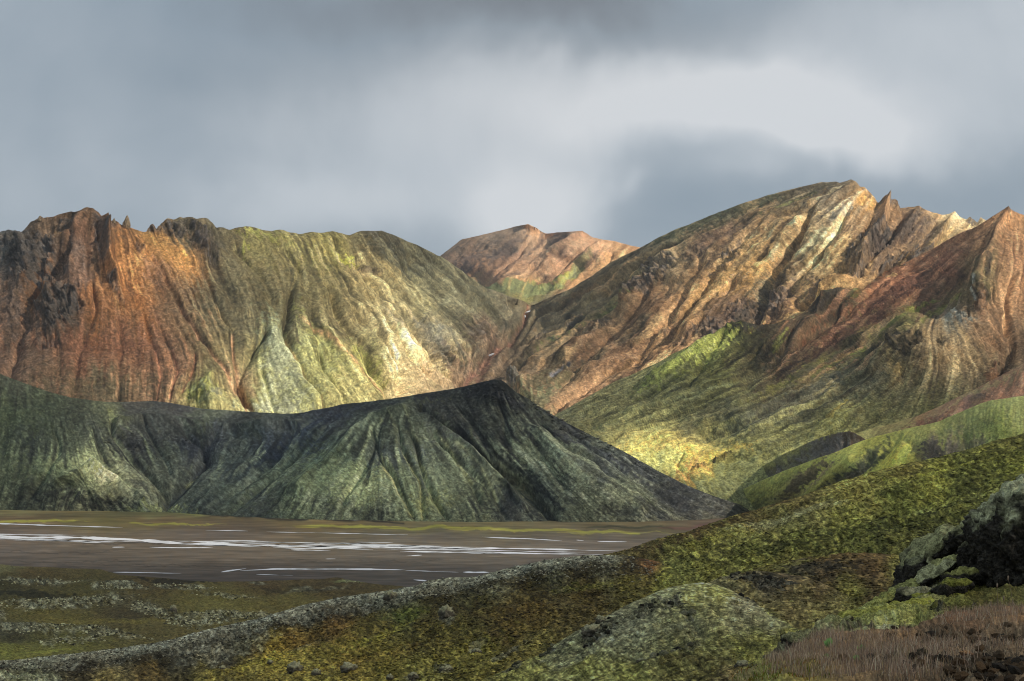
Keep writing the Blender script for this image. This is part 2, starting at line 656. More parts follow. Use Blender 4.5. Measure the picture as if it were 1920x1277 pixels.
    if 'split' in cfg:                           # photo-space predicate: belongs to the second object
        cxm = (np.concatenate([np.repeat(PX[:1], nb, 0), PX], 0)).ravel()
        cym = (np.concatenate([np.repeat(PY[:1], nb, 0), PY], 0)).ravel()
        m = cfg['split'](cxm[Q].mean(1), cym[Q].mean(1))
        sets = [(cfg['name'][0], cfg['label'][0], Q[~m]), (cfg['name'][1], cfg['label'][1], Q[m])]
    else:
        sets = [(cfg['name'], cfg.get('label'), Q)]
    for nm, lb, q in sets:
        used = np.unique(q)
        mp = np.full(len(V), -1)
        mp[used] = np.arange(len(used))
        o = mesh_obj(nm, V[used], mp[q], cfg['mat'], colors=CC[used])
        if cfg.get('thing'):
            tag(o, lb, cfg['thing'], cfg.get('group'))
        else:
            tag(o, lb, kind='structure')
        objs.append(o)
    return objs


LAYERS = {}
DEBUG = False


def surf(layer, px, py):
    """displaced surface point of a terrain patch at a photo pixel"""
    L = LAYERS[layer]
    j = int(round((px - L['U'][0]) / (L['U'][1] - L['U'][0])))
    j = min(max(j, 0), len(L['U']) - 1)
    r = (py - L['top'][j]) / (L['bot'][j] - L['top'][j])
    i = int(round(min(max(r, 0), 1) * (L['P'].shape[0] - 1)))
    return L['P'][i, j].copy()
HAZE_ON = True

# ================================================================== TERRAIN DATA (photo pixels, metres)
M_ROCKY = ground_material('mountain_scree', 0.12, 0.55, 0.8, 2.0, fine=3.5, fleck=.35, fscale=2.2)
M_HILL = ground_material('mossy_hill', 0.20, 0.55, 0.6, 1.2, fine=4.0, fleck=.35, fscale=2.0)
M_PLAIN = ground_material('river_gravel', 0.02, 0.22, 0.1, 0.1, stretch=(0.35, 2.2, 1), fine=5.0)
M_MOSS = ground_material('moss_heath', 1.0, 0.6, 1.0, 0.4, fine=3.5, fleck=.55, fscale=1.1)
M_LAVA = ground_material('lava_rock', 4.0, 0.6, 1.0, 0.12, fine=4.0, fleck=.5, fscale=2.0)
M_SOIL = ground_material('heath_soil', 9.0, 0.6, 0.8, 0.05, fine=4.0)

def kk_(v, r):
    return np.array([v * r[0], v * r[1], v * r[2]])


K_FAR = kk_(1.05, (.88, .93, 1.24))
K_L = kk_(0.76, (1.0, 1.03, 1.36))
K_R = kk_(0.74, (.92, .98, 1.32))
K_RS = kk_(0.55, (.90, 1.05, 1.35))
K_HILL = kk_(0.62, (1.13, 1.18, 1.24))
K_GRN = np.array([.37, .42, .66])
K_PLAIN = kk_(0.86, (1.0, 1.07, 1.2))
K_NEAR = kk_(0.36, (.92, 1.05, 1.55))

# ---- far mountains -------------------------------------------------
terrain(dict(id='far', name='mountain', label='far rhyolite mountain with two peaks seen at the end of the valley',
    mat=M_ROCKY, x=(760, 1330), step=1.8, jag=1.0,
    top=[(760, 520), (815, 487), (830, 477), (866, 448), (900, 440), (940, 432), (970, 424), (990, 420), (1005, 427), (1022, 439), (1045, 436),
         (1075, 433), (1092, 433), (1112, 446), (1140, 451), (1170, 457), (1198, 463), (1230, 475), (1330, 500)],
    bot=[(760, 640), (1330, 640)],
    depth=[(760, 520, 5400), (830, 478, 5300), (900, 441, 5350), (960, 428, 5400), (988, 421, 5300), (1022, 440, 5500), (978, 455, 5080),
           (940, 475, 5000), (880, 500, 4950), (1060, 436, 5000), (1092, 434, 4950), (1050, 470, 4800), (1000, 500, 4750), (1140, 451, 4850),
           (1198, 463, 4700), (1120, 480, 4650), (1080, 515, 4600), (1150, 500, 4500), (1110, 530, 4400), (1000, 526, 4600), (900, 526, 4800),
           (950, 531, 4300), (1050, 533, 4300), (1000, 560, 4150), (900, 560, 4150), (1100, 570, 4150), (1000, 640, 4000), (1330, 640, 3900), (1330, 500, 4600), (760, 640, 4200)],
    flows=[[(990, 424), (900, 480), (860, 520)], [(900, 440), (850, 490)], [(1085, 440), (1000, 490), (920, 530)], [(1110, 450), (1040, 510)],
           [(990, 424), (1015, 440)], [(1190, 466), (1130, 510), (1100, 560)], [(1150, 455), (1120, 500), (1080, 545)], [(950, 535), (960, 600)]],
    ridges=[([(1092, 434), (1070, 460), (1020, 500), (990, 525)], 9, 6, 0.05), ([(1130, 452), (1095, 480), (1050, 520)], 7, 5, 0.05)],
    gullies=[([(1000, 445), (940, 500), (900, 530)], 6, 5), ([(1120, 455), (1070, 490), (1030, 525)], 5, 5),
             ([(1180, 470), (1150, 505), (1125, 545)], 6, 3), ([(1150, 470), (1120, 520)], 5, 3)],
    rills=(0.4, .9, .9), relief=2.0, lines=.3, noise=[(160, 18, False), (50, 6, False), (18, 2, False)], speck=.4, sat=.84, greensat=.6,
    colors=[(860, 470, (128, 108, 100)), (880, 500, (150, 110, 98)), (930, 450, (122, 108, 104)), (960, 480, (148, 112, 102)), (975, 435, (125, 112, 108)),
            (1002, 437, (200, 155, 125)), (985, 455, (175, 148, 135)), (1060, 445, (140, 120, 122)), (1040, 480, (190, 145, 125)), (1000, 505, (200, 152, 130)),
            (930, 515, (185, 138, 118)), (1090, 450, (190, 140, 115)), (1110, 470, (190, 155, 140)), (1160, 470, (215, 165, 130)), (1130, 500, (225, 165, 120)),
            (1180, 462, (190, 140, 105)), (1095, 535, (215, 160, 110)), (1080, 560, (120, 98, 88)), (1110, 560, (150, 118, 96)), (1010, 580, (120, 110, 95)),
            (940, 560, (90, 98, 62)), (1000, 545, (130, 140, 70)), (900, 545, (110, 116, 66)), (1250, 500, (140, 110, 95))],
    patches=[(880, 490, 40, 12, -35, (92, 86, 92), .6, 1.3), (950, 465, 40, 9, -35, (100, 92, 100), .6, 1.3), (1030, 455, 35, 8, -30, (98, 90, 104), .5, 1.2),
             (960, 541, 75, 12, 0, (112, 128, 58), .9, .6), (1050, 528, 45, 8, -28, (168, 178, 60), .9, .6), (1015, 545, 40, 5, -10, (150, 165, 62), .7, .8),
             (1085, 500, 28, 9, -50, (112, 124, 88), .7, .8), (1148, 497, 45, 24, -35, (226, 176, 128), .7, .8), (980, 526, 90, 2.2, 0, (196, 148, 110), .9, .3)],
    bands=[(950, 480, 120, 50, -35, (92, 84, 92), .6, 1, .1, -1), (1020, 490, 100, 40, -30, (206, 168, 144), .6, 1, .2, 1), (1150, 500, 60, 40, -40, (236, 196, 150), .4, 1, .3, 1), (900, 480, 70, 40, -40, (160, 128, 112), .5, 1, .2, 1)],
    k=K_FAR, back=(900, 300), cjit=14))

# ---- the two big mountains either side of the valley ---------------
VALLEY = [(995, 560), (990, 574), (982, 600), (955, 635), (925, 657), (903, 680), (886, 702), (872, 722), (850, 760), (830, 800)]
vy_ = np.array([p[1] for p in VALLEY], float)
vx_ = np.array([p[0] for p in VALLEY], float)


def right_of_valley(x, y):
    return x > np.interp(y, vy_, vx_)


L1T = [(-160, 500), (0, 437), (15, 430), (30, 431), (38, 436), (60, 416), (72, 411), (76, 406), (82, 411), (100, 408), (125, 397), (131, 393), (137, 395), (155, 391), (163, 387),
       (175, 388), (184, 397), (194, 412), (200, 416), (210, 415), (218, 418), (229, 421), (243, 425), (262, 433), (275, 435), (283, 421), (288, 420), (293, 428), (300, 420), (313, 411),
       (325, 411), (338, 406), (352, 407), (372, 409), (390, 411), (400, 418), (406, 426), (430, 429), (462, 424), (475, 425), (492, 431), (510, 435), (522, 431), (532, 432), (545, 438),
       (562, 442), (585, 437), (600, 438), (623, 434), (640, 438), (655, 441), (668, 436), (682, 433), (715, 433), (735, 440), (780, 458), (810, 473), (830, 483), (850, 496), (880, 518),
       (910, 538), (950, 553), (985, 566), (992, 573), (1003, 571), (1030, 558), (1070, 541), (1110, 517), (1150, 490), (1200, 464), (1240, 443), (1280, 424), (1330, 404), (1380, 386), (1440, 365),
       (1500, 349), (1540, 342), (1568, 340), (1574, 343), (1596, 337), (1604, 340), (1612, 350), (1620, 352), (1630, 362), (1640, 372), (1645, 380), (1650, 379), (1656, 370), (1661, 366),
       (1668, 376), (1674, 375), (1682, 376), (1688, 390), (1700, 390), (1724, 387), (1745, 395), (1765, 401), (1780, 401), (1790, 398), (1800, 408), (1812, 412), (1818, 407), (1826, 410), (1832, 418),
       (1838, 408), (1845, 412), (1870, 425), (1920, 440), (2080, 470)]
terrain(dict(id='main', name=('mountain', 'mountain'),
    label=('broad mountain with rust red crags and moss green gullied flank left of the valley', 'tall golden brown mountain with long sloping ridge right of the valley'),
    split=right_of_valley, mat=M_ROCKY, x=(-300, 2300), step=1.9, jag=1.8,
    jagmask=[(-160, 2.5), (420, 2.2), (460, 1.2), (720, .8), (780, .3), (1560, .3), (1620, 1.5), (1720, 1.2), (1760, 1.5), (2000, 1.2)],
    top=L1T,
    bot=[(-160, 770), (0, 762), (200, 785), (560, 800), (760, 785), (870, 770), (1000, 800), (1080, 812), (1400, 720), (1600, 640), (1800, 560), (2080, 560)],
    depth=[(-160, 500, 2600), (0, 437, 2500), (100, 408, 2500), (160, 388, 2480), (240, 425, 2520), (340, 406, 2540), (430, 428, 2580), (510, 435, 2620), (600, 438, 2660), (715, 433, 2760),
           (780, 458, 2920), (830, 483, 3100), (910, 538, 3400), (985, 566, 3680),
           (0, 735, 2100), (-160, 740, 2100), (200, 770, 2110), (400, 790, 2110), (560, 790, 2150), (700, 765, 2270), (760, 750, 2330), (840, 740, 2500),
           (200, 470, 2380), (150, 560, 2290), (0, 560, 2330), (300, 560, 2330), (480, 560, 2420), (380, 640, 2250), (600, 560, 2500), (500, 680, 2240), (640, 680, 2300), (700, 580, 2580), (780, 600, 2650), (830, 560, 2880),
           (885, 560, 3100), (860, 640, 2700), (925, 600, 3150), (750, 680, 2380),
           (872, 722, 2620), (903, 680, 2760), (955, 635, 3080), (982, 600, 3400), (992, 574, 3760), (830, 800, 2500),
           (1070, 541, 3500), (1200, 464, 3200), (1330, 404, 3080), (1440, 365, 3000), (1600, 339, 2900), (1660, 372, 2880), (1760, 402, 2900), (1920, 440, 2950), (2080, 470, 3000),
           (1040, 600, 3200), (1000, 660, 2800), (950, 720, 2560), (1120, 620, 2850), (1200, 560, 2860), (1300, 500, 2850), (1350, 470, 2860), (1500, 420, 2780), (1050, 700, 2560), (1050, 780, 2330), (980, 760, 2400), (1200, 680, 2480),
           (1180, 620, 2690), (1300, 600, 2600), (1400, 560, 2640), (1400, 620, 2450), (1500, 520, 2610), (1600, 460, 2650), (1700, 450, 2700), (1600, 540, 2480), (1800, 480, 2750), (2080, 560, 2700)],
    gullies=[
        # left mountain
        ([(82, 430), (88, 470), (72, 520), (60, 560), (30, 640), (15, 720)], 12, 9, .1),
        ([(140, 430), (128, 480), (75, 520), (62, 548)], 9, 10, .1),
        ([(170, 520), (178, 580), (150, 650), (138, 745)], 7, 5),
        ([(250, 440), (290, 500), (330, 560), (345, 580), (362, 605), (372, 625), (392, 645), (415, 680), (432, 710), (452, 735), (462, 765)], 5, 5, .3),
        ([(375, 480), (398, 545), (415, 590), (438, 620), (440, 680), (446, 715), (460, 740)], 5, 5, .3),
        ([(310, 560), (340, 610), (368, 655), (362, 690), (340, 740)], 5, 3.2, .3),
        ([(280, 560), (320, 650), (330, 690), (318, 740)], 5, 3.0, .3), ([(255, 560), (290, 650), (298, 700), (290, 750)], 5, 3.0, .3),
        ([(210, 560), (228, 640), (222, 745)], 7, 3.5, .3), ([(100, 600), (110, 680), (100, 745)], 9, 3.5, .3),
        ([(508, 615), (478, 650), (455, 690), (448, 715), (470, 760)], 10, 9, .1),
        ([(440, 450), (500, 530), (520, 580)], 7, 4), ([(560, 490), (548, 560), (545, 590), (535, 625), (548, 660), (570, 700), (600, 735), (612, 770)], 9, 11, .25),
        ([(600, 505), (622, 560), (640, 590), (672, 640), (700, 680), (735, 715), (748, 745), (740, 770)], 9, 12, .2),
        ([(590, 640), (610, 680), (640, 730), (655, 770)], 6, 5), ([(640, 560), (700, 620), (740, 660), (760, 690), (765, 725)], 10, 13, .3),
        ([(690, 570), (745, 620), (790, 670), (830, 710), (850, 728)], 6, 9, .3), ([(740, 580), (800, 640), (840, 690), (868, 720)], 7, 9, .3),
        ([(700, 500), (760, 560), (800, 610), (870, 690)], 6, 6), ([(790, 560), (850, 620), (890, 670)], 6, 5), ([(740, 480), (800, 530), (850, 580), (930, 640)], 5, 4),
        ([(800, 500), (860, 560), (940, 620)], 5, 3), ([(520, 450), (560, 500), (585, 560), (590, 620)], 5, 4), ([(650, 450), (690, 520), (720, 560)], 5, 4),
        ([(760, 640), (800, 690), (815, 730)], 7, 7), ([(490, 690), (505, 730), (520, 772)], 4, 3),
        # valley stream
        (VALLEY[:9], 9, 7, 0),
        # right mountain
        ([(1090, 545), (1010, 590), (960, 640)], 5, 4), ([(1180, 490), (1080, 560), (1000, 620), (940, 670)], 6, 5), ([(1250, 460), (1150, 530), (1060, 590), (970, 660), (900, 715)], 6, 5),
        ([(1330, 420), (1230, 480), (1120, 560), (1030, 640), (940, 700)], 6, 5), ([(1160, 560), (1080, 620), (1000, 690), (960, 730)], 6, 5),
        ([(1330, 470), (1300, 510), (1270, 560), (1240, 600), (1190, 660)], 9, 8), ([(1400, 400), (1340, 450), (1310, 480)], 5, 4),
        ([(1460, 390), (1400, 440), (1340, 510), (1280, 590), (1240, 640), (1150, 690), (1060, 750), (1040, 775)], 8, 8, .2),
        ([(1540, 370), (1500, 430), (1450, 500), (1430, 540), (1424, 580), (1400, 625)], 10, 14, .2), ([(1600, 380), (1570, 430), (1530, 480), (1480, 540), (1440, 600)], 8, 7),
        ([(1640, 400), (1610, 470), (1560, 520), (1500, 575)], 8, 7), ([(1700, 400), (1660, 470), (1600, 520)], 8, 7), ([(1760, 410), (1720, 470), (1650, 520)], 7, 6),
        ([(1500, 400), (1450, 450), (1400, 500)], 6, 5), ([(1230, 520), (1180, 580), (1130, 640), (1050, 720)], 7, 6), ([(1390, 520), (1330, 570), (1310, 610)], 8, 7)],
    ridges=[
        ([(165, 392), (150, 420), (135, 450), (137, 520)], 14, 12, .15), ([(178, 400), (196, 440), (202, 490), (228, 545)], 8, 16, .2, .2),
        ([(60, 560), (90, 600), (140, 620)], 22, 6), ([(100, 470), (80, 520), (100, 590)], 16, 6), ([(30, 440), (60, 480), (50, 540)], 20, 8),
        ([(360, 412), (375, 450), (400, 490)], 14, 8, 0, .3), ([(495, 625), (520, 660), (555, 700), (590, 750)], 22, 9, .15),
        ([(590, 600), (625, 650), (680, 710), (710, 750)], 14, 8, .2), ([(670, 590), (720, 660), (760, 700), (790, 735)], 10, 8, .2), ([(395, 715), (385, 735), (400, 770)], 26, 12, 0),
        ([(1270, 478), (1230, 505), (1190, 535), (1170, 560)], 12, 9, .05), ([(1600, 345), (1560, 380), (1480, 420), (1440, 460)], 10, 6, 0),
        ([(1660, 375), (1650, 430), (1620, 480), (1600, 520), (1545, 545)], 14, 12, 0), ([(1790, 400), (1750, 450), (1700, 490)], 10, 7, 0), ([(1724, 388), (1690, 440), (1640, 500)], 10, 6, 0),
        ([(1360, 540), (1320, 590), (1290, 630)], 10, 7), ([(1150, 610), (1100, 640), (1060, 660)], 9, 6), ([(960, 700), (985, 730), (1000, 760)], 14, 8, 0)],
    flows=[[(40, 450), (10, 560)], [(230, 440), (250, 560), (240, 740)], [(430, 440), (470, 520), (500, 600)], [(800, 480), (900, 570), (950, 620)], [(880, 530), (940, 580), (975, 600)],
           [(1400, 385), (1250, 450), (1100, 530), (1000, 590)], [(1560, 345), (1450, 380), (1300, 440), (1150, 520), (1040, 600), (950, 680)], [(1600, 350), (1500, 370), (1350, 430)],
           [(1200, 600), (1100, 680), (1020, 760)], [(1500, 560), (1420, 610), (1350, 640)], [(1600, 500), (1500, 580)]],
    crags=[(60, 490, 42, 60, 20, .9), (110, 570, 38, 55, 15, .95), (30, 590, 12, 40, 0, .5), (185, 450, 12, 45, -15, .8), (145, 470, 12, 35, -20, .4), (215, 540, 10, 30, -25, .8), (30, 445, 40, 18, -20, .8),
           (130, 420, 26, 14, -20, .5), (205, 420, 20, 10, 10, .6), (258, 465, 9, 14, -30, .7), (330, 425, 45, 16, 0, .8), (385, 455, 26, 30, -20, .8), (400, 485, 8, 18, -20, .7), (285, 428, 12, 9, 0, .9),
           (90, 640, 30, 14, 0, .5), (385, 745, 30, 18, -20, .45), (690, 505, 45, 7, 10, .6), (740, 600, 30, 12, 40, .5), (800, 620, 60, 14, 45, .5), (840, 660, 26, 22, 45, .6), (700, 440, 24, 8, 5, .35),
           (1240, 510, 38, 12, -35, .95), (1190, 545, 26, 9, -30, .8), (1300, 475, 30, 9, -30, .5), (1380, 470, 22, 12, -45, .85), (1360, 500, 10, 8, -45, .6), (1520, 525, 14, 10, 0, .5),
           (1600, 480, 18, 12, -40, .7), (1650, 450, 38, 28, -40, .9), (1610, 500, 22, 16, -35, .7), (1700, 430, 40, 18, -40, .7), (1740, 450, 30, 10, -35, .6), (1665, 378, 22, 14, 0, .95), (1700, 490, 70, 16, -28, .9),
           (1540, 540, 40, 9, -28, .7), (1470, 520, 30, 14, -30, .45), (1440, 560, 46, 26, -30, .75), (1390, 580, 34, 18, -30, .6), (1330, 620, 34, 14, -28, .8), (1280, 640, 24, 10, -28, .5),
           (1130, 605, 26, 8, -28, .55), (1075, 595, 20, 6, -28, .6), (1020, 620, 24, 9, -28, .6), (965, 712, 16, 15, 0, .7), (1060, 680, 12, 6, -40, .5), (900, 620, 20, 14, 0, .4), (1620, 360, 18, 10, 40, .5), (1825, 413, 14, 8, 0, .9),
           (1240, 610, 12, 8, 0, .5)],
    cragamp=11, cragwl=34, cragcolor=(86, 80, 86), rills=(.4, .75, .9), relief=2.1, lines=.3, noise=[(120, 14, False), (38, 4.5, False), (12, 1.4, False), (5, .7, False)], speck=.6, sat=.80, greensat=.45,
    rillmask=[(900, 560, 60, 40, 0, .6), (130, 640, 230, 110, 0, .45), (520, 520, 120, 60, 30, .5)], cjit=24, streakval=.26,
    colors=[
        (20, 460, (92, 92, 98)), (60, 500, (88, 86, 92)), (30, 600, (118, 92, 84)), (20, 680, (122, 92, 80)), (90, 440, (112, 88, 74)), (75, 530, (134, 92, 62)), (110, 570, (84, 78, 80)), (150, 400, (110, 84, 68)),
        (155, 450, (122, 88, 76)), (150, 510, (124, 96, 88)), (175, 560, (150, 98, 60)), (220, 470, (165, 108, 62)), (255, 480, (180, 122, 70)), (240, 520, (172, 110, 62)), (260, 560, (168, 108, 62)), (300, 460, (190, 135, 70)),
        (290, 520, (140, 102, 86)), (330, 560, (120, 96, 80)), (150, 660, (132, 88, 70)), (220, 640, (136, 90, 70)), (280, 640, (128, 86, 70)), (100, 720, (112, 88, 74)), (200, 730, (108, 92, 76)), (300, 720, (128, 94, 78)), (60, 700, (116, 90, 78)),
        (340, 690, (132, 96, 80)), (345, 500, (186, 128, 70)), (340, 430, (100, 96, 84)), (400, 450, (96, 92, 84)), (430, 520, (104, 98, 80)), (400, 580, (106, 98, 80)), (470, 600, (110, 102, 82)), (450, 440, (112, 100, 76)),
        (480, 460, (126, 118, 76)), (540, 470, (124, 114, 78)), (520, 540, (114, 104, 78)), (560, 600, (104, 98, 76)), (620, 470, (142, 132, 76)), (600, 520, (122, 112, 80)), (680, 460, (112, 102, 78)), (720, 450, (96, 92, 84)),
        (760, 480, (104, 100, 84)), (800, 500, (104, 104, 92)), (680, 530, (150, 134, 96)), (740, 540, (138, 126, 96)), (790, 560, (140, 134, 104)), (850, 560, (128, 124, 104)), (900, 570, (120, 116, 98)), (950, 590, (112, 106, 94)),
        (640, 600, (130, 116, 84)), (600, 680, (150, 150, 100)), (520, 690, (152, 160, 112)), (500, 740, (150, 156, 112)), (560, 740, (150, 154, 106)), (640, 740, (154, 148, 102)), (690, 680, (150, 142, 90)), (720, 600, (160, 146, 112)),
        (760, 640, (190, 172, 134)), (800, 680, (196, 172, 134)), (830, 720, (170, 146, 122)), (860, 620, (132, 124, 104)), (890, 650, (116, 104, 92)), (840, 640, (140, 134, 120)), (880, 690, (140, 112, 100)), (930, 640, (124, 96, 86)),
        (390, 735, (158, 160, 96)), (430, 760, (146, 140, 100)), (410, 690, (120, 108, 80)), (450, 720, (150, 120, 98)),
        (1020, 575, (128, 112, 90)), (1100, 530, (130, 110, 90)), (1180, 480, (134, 116, 92)), (1250, 440, (120, 112, 88)), (1350, 400, (104, 102, 84)), (1450, 370, (104, 98, 84)), (1540, 350, (108, 98, 88)), (1590, 355, (106, 96, 90)),
        (1080, 560, (134, 118, 92)), (1140, 560, (128, 112, 84)), (1040, 620, (120, 106, 86)), (980, 650, (134, 112, 94)), (950, 700, (124, 104, 92)), (900, 720, (120, 98, 88)), (1000, 720, (140, 112, 92)), (1100, 640, (130, 98, 78)),
        (1180, 600, (140, 104, 80)), (1220, 560, (150, 110, 84)), (1250, 600, (170, 126, 90)), (1300, 520, (168, 126, 88)), (1260, 490, (176, 150, 124)), (1300, 560, (186, 140, 96)), (1320, 460, (150, 118, 98)), (1370, 430, (146, 118, 96)),
        (1420, 430, (178, 138, 104)), (1440, 470, (190, 146, 100)), (1420, 500, (186, 142, 88)), (1480, 430, (186, 150, 118)), (1530, 420, (188, 160, 128)), (1560, 390, (158, 144, 134)), (1500, 500, (158, 130, 96)), (1530, 480, (186, 160, 118)),
        (1570, 460, (180, 146, 104)), (1620, 375, (206, 158, 104)), (1600, 430, (168, 134, 108)), (1640, 420, (150, 116, 98)), (1700, 410, (134, 104, 84)), (1730, 430, (112, 92, 84)), (1760, 420, (156, 132, 104)), (1800, 400, (200, 176, 148)),
        (1780, 450, (154, 126, 88)), (1650, 480, (120, 98, 90)), (1560, 520, (170, 130, 86)), (1600, 520, (176, 136, 96)), (1500, 570, (176, 134, 90)), (1430, 600, (190, 144, 98)), (1450, 560, (110, 88, 78)), (1380, 600, (110, 82, 74)),
        (1330, 610, (104, 84, 80)), (1250, 650, (160, 118, 86)), (1180, 680, (158, 116, 90)), (1100, 730, (166, 124, 98)), (1060, 760, (160, 122, 98)), (1060, 690, (112, 98, 78)), (1020, 760, (112, 110, 88)), (1200, 650, (150, 110, 84)), (1300, 600, (170, 126, 86)),
        (1700, 520, (170, 130, 90)), (2000, 500, (140, 110, 90)), (-100, 600, (110, 90, 84))],
    patches=[
        (75, 520, 10, 50, 25, (166, 108, 60), .75, .9), (110, 440, 24, 10, -30, (150, 108, 62), .5), (250, 500, 60, 14, 55, (180, 124, 72), .6, 1.3), (290, 455, 60, 9, 42, (190, 138, 74), .7, 1.0), (345, 485, 24, 6, 55, (214, 150, 74), .8, .8),
        (175, 590, 10, 60, -5, (158, 100, 56), .7, 1.0), (265, 580, 16, 60, -10, (160, 100, 54), .6, 1.2), (150, 520, 16, 35, 0, (132, 102, 96), .6, 1.0),
        (155, 640, 130, 10, 0, (142, 92, 74), .5, 1.4), (200, 720, 130, 25, 0, (98, 92, 74), .45, 1.6),
        (480, 438, 34, 8, 10, (166, 166, 74), .6, 1.2), (462, 462, 10, 6, 0, (176, 178, 70), .6), (560, 470, 60, 12, 35, (152, 148, 82), .45, 1.5), (650, 490, 22, 8, 40, (182, 182, 60), .8, 1.0),
        (740, 480, 18, 60, -55, (96, 98, 92), .5, 1.0), (520, 650, 24, 60, -20, (160, 176, 112), .6, 1.2), (380, 738, 28, 14, -10, (178, 182, 82), .8, 1.0), (405, 745, 10, 10, 0, (140, 144, 136), .6), (600, 640, 20, 60, -35, (164, 164, 92), .5, 1.4),
        (700, 690, 16, 60, -40, (174, 176, 84), .5, 1.4), (500, 760, 60, 14, 0, (154, 164, 128), .6, 1.0), (790, 650, 60, 16, 42, (214, 190, 146), .6, 1.4), (820, 630, 40, 14, 45, (140, 140, 138), .5, 1.5), (850, 640, 26, 20, 45, (108, 106, 106), .5, 1.3),
        (900, 625, 30, 30, 40, (112, 90, 82), .5, 1.2), (740, 520, 60, 8, 42, (168, 150, 106), .5, 1.4), (680, 510, 36, 6, 10, (176, 152, 118), .6, 1.0),
        (1340, 410, 110, 14, -22, (92, 98, 78), .75, 1.2), (1480, 380, 60, 5, -25, (128, 134, 70), .6, 1.2), (1520, 365, 60, 12, -15, (102, 92, 84), .5, 1.2), (1110, 590, 90, 5, -30, (126, 136, 68), .75, 1.2), (1170, 545, 90, 5, -30, (110, 114, 72), .5, 1.4),
        (1060, 560, 80, 4, -28, (150, 118, 90), .6, 1.2), (1240, 505, 30, 8, -40, (196, 176, 156), .6, 1.3), (1420, 500, 14, 50, 35, (200, 146, 76), .6, 1.2), (1500, 450, 40, 8, -40, (210, 176, 134), .5, 1.2), (1520, 455, 40, 9, -38, (182, 184, 156), .7, 1.0),
        (1560, 440, 30, 8, -45, (176, 182, 160), .6, 1.1), (1580, 400, 26, 12, -30, (136, 140, 144), .6, 1.2), (1625, 372, 20, 10, 45, (232, 176, 104), .8, .9), (1805, 408, 18, 5, 45, (228, 206, 174), .9, .6), (1650, 450, 30, 22, -40, (84, 78, 92), .6, 1.2),
        (1430, 530, 16, 34, 25, (98, 112, 108), .55, 1.2), (1400, 590, 20, 12, -30, (96, 110, 106), .5, 1.3), (1360, 520, 40, 14, -45, (196, 150, 96), .5, 1.2), (1290, 590, 14, 70, 38, (196, 146, 98), .7, 1.0), (1270, 570, 12, 34, 35, (122, 92, 78), .5, 1.2),
        (1530, 565, 90, 9, -32, (196, 152, 100), .8, .8), (1230, 655, 110, 9, -27, (178, 132, 94), .75, .9), (1110, 725, 80, 12, -27, (176, 134, 106), .7, 1.1), (1040, 700, 70, 14, -30, (104, 100, 76), .6, 1.3), (1000, 750, 50, 12, -30, (112, 122, 96), .6, 1.2),
        (1100, 660, 60, 12, -28, (140, 100, 74), .5, 1.4), (1450, 575, 50, 26, -25, (104, 78, 72), .6, 1.4), (1340, 425, 60, 16, -30, (150, 116, 98), .2), (1350, 445, 50, 16, -30, (134, 104, 96), .6, 1.3), (1700, 430, 50, 20, -35, (102, 84, 84), .6, 1.4), (1430, 460, 110, 26, -38, (204, 160, 104), .5, 1.4), (1340, 530, 90, 18, -40, (206, 158, 100), .5, 1.3), (1500, 500, 70, 16, -38, (204, 166, 108), .5, 1.4), (1560, 480, 60, 14, -40, (198, 160, 112), .5, 1.4), (1260, 620, 90, 14, -32, (188, 142, 96), .4, 1.4),
        (900, 690, 30, 8, -50, (140, 94, 88), .6, 1.2), (1700, 500, 30, 8, -30, (180, 140, 80), .6, 1.2), (965, 712, 16, 14, 0, (112, 120, 120), .6, 1.0)],
    stripes=[(VALLEY[:8], 3.5, (150, 104, 96), .8),
        ([(1068, 674), (1055, 684), (1045, 694), (1032, 702)], 3, (120, 122, 150), .9),
        ([(330, 560), (345, 580), (362, 605), (372, 625), (392, 645), (415, 680), (432, 710), (452, 735), (462, 765)], 3, (186, 136, 112), .7), ([(438, 620), (440, 680), (446, 715), (460, 750)], 3, (176, 126, 104), .6),
        ([(368, 655), (362, 690), (345, 735)], 2.5, (160, 100, 80), .6), ([(320, 650), (330, 690), (318, 740)], 2.5, (164, 104, 84), .6), ([(290, 650), (298, 700), (290, 750)], 2.5, (160, 102, 84), .6),
        ([(535, 625), (548, 660), (570, 700), (600, 735), (612, 770)], 3, (178, 134, 110), .6), ([(560, 590), (625, 650), (700, 712), (722, 745)], 4, (190, 140, 104), .6), ([(345, 425), (380, 500), (395, 560)], 3, (110, 84, 70), .4),
        ([(1130, 720), (1230, 660), (1300, 590)], 4, (206, 154, 108), .5)],
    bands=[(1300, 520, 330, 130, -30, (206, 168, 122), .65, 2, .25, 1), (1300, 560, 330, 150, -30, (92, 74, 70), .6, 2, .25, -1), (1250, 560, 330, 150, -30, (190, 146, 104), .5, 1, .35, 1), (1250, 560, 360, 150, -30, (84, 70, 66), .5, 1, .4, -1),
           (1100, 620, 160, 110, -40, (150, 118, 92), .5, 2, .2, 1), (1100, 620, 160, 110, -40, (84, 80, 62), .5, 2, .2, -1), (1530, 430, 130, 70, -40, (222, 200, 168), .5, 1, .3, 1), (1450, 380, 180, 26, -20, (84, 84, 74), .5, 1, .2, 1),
           (700, 600, 240, 120, 40, (186, 172, 130), .5, 1, .35, 1), (700, 600, 240, 130, 40, (76, 72, 60), .45, 1, .4, -1), (780, 650, 90, 60, 40, (226, 206, 164), .6, 1, .2, 1), (850, 560, 130, 70, 35, (150, 148, 128), .5, 1, .3, 1), (560, 500, 140, 70, 40, (90, 84, 66), .5, 1, .2, -1),
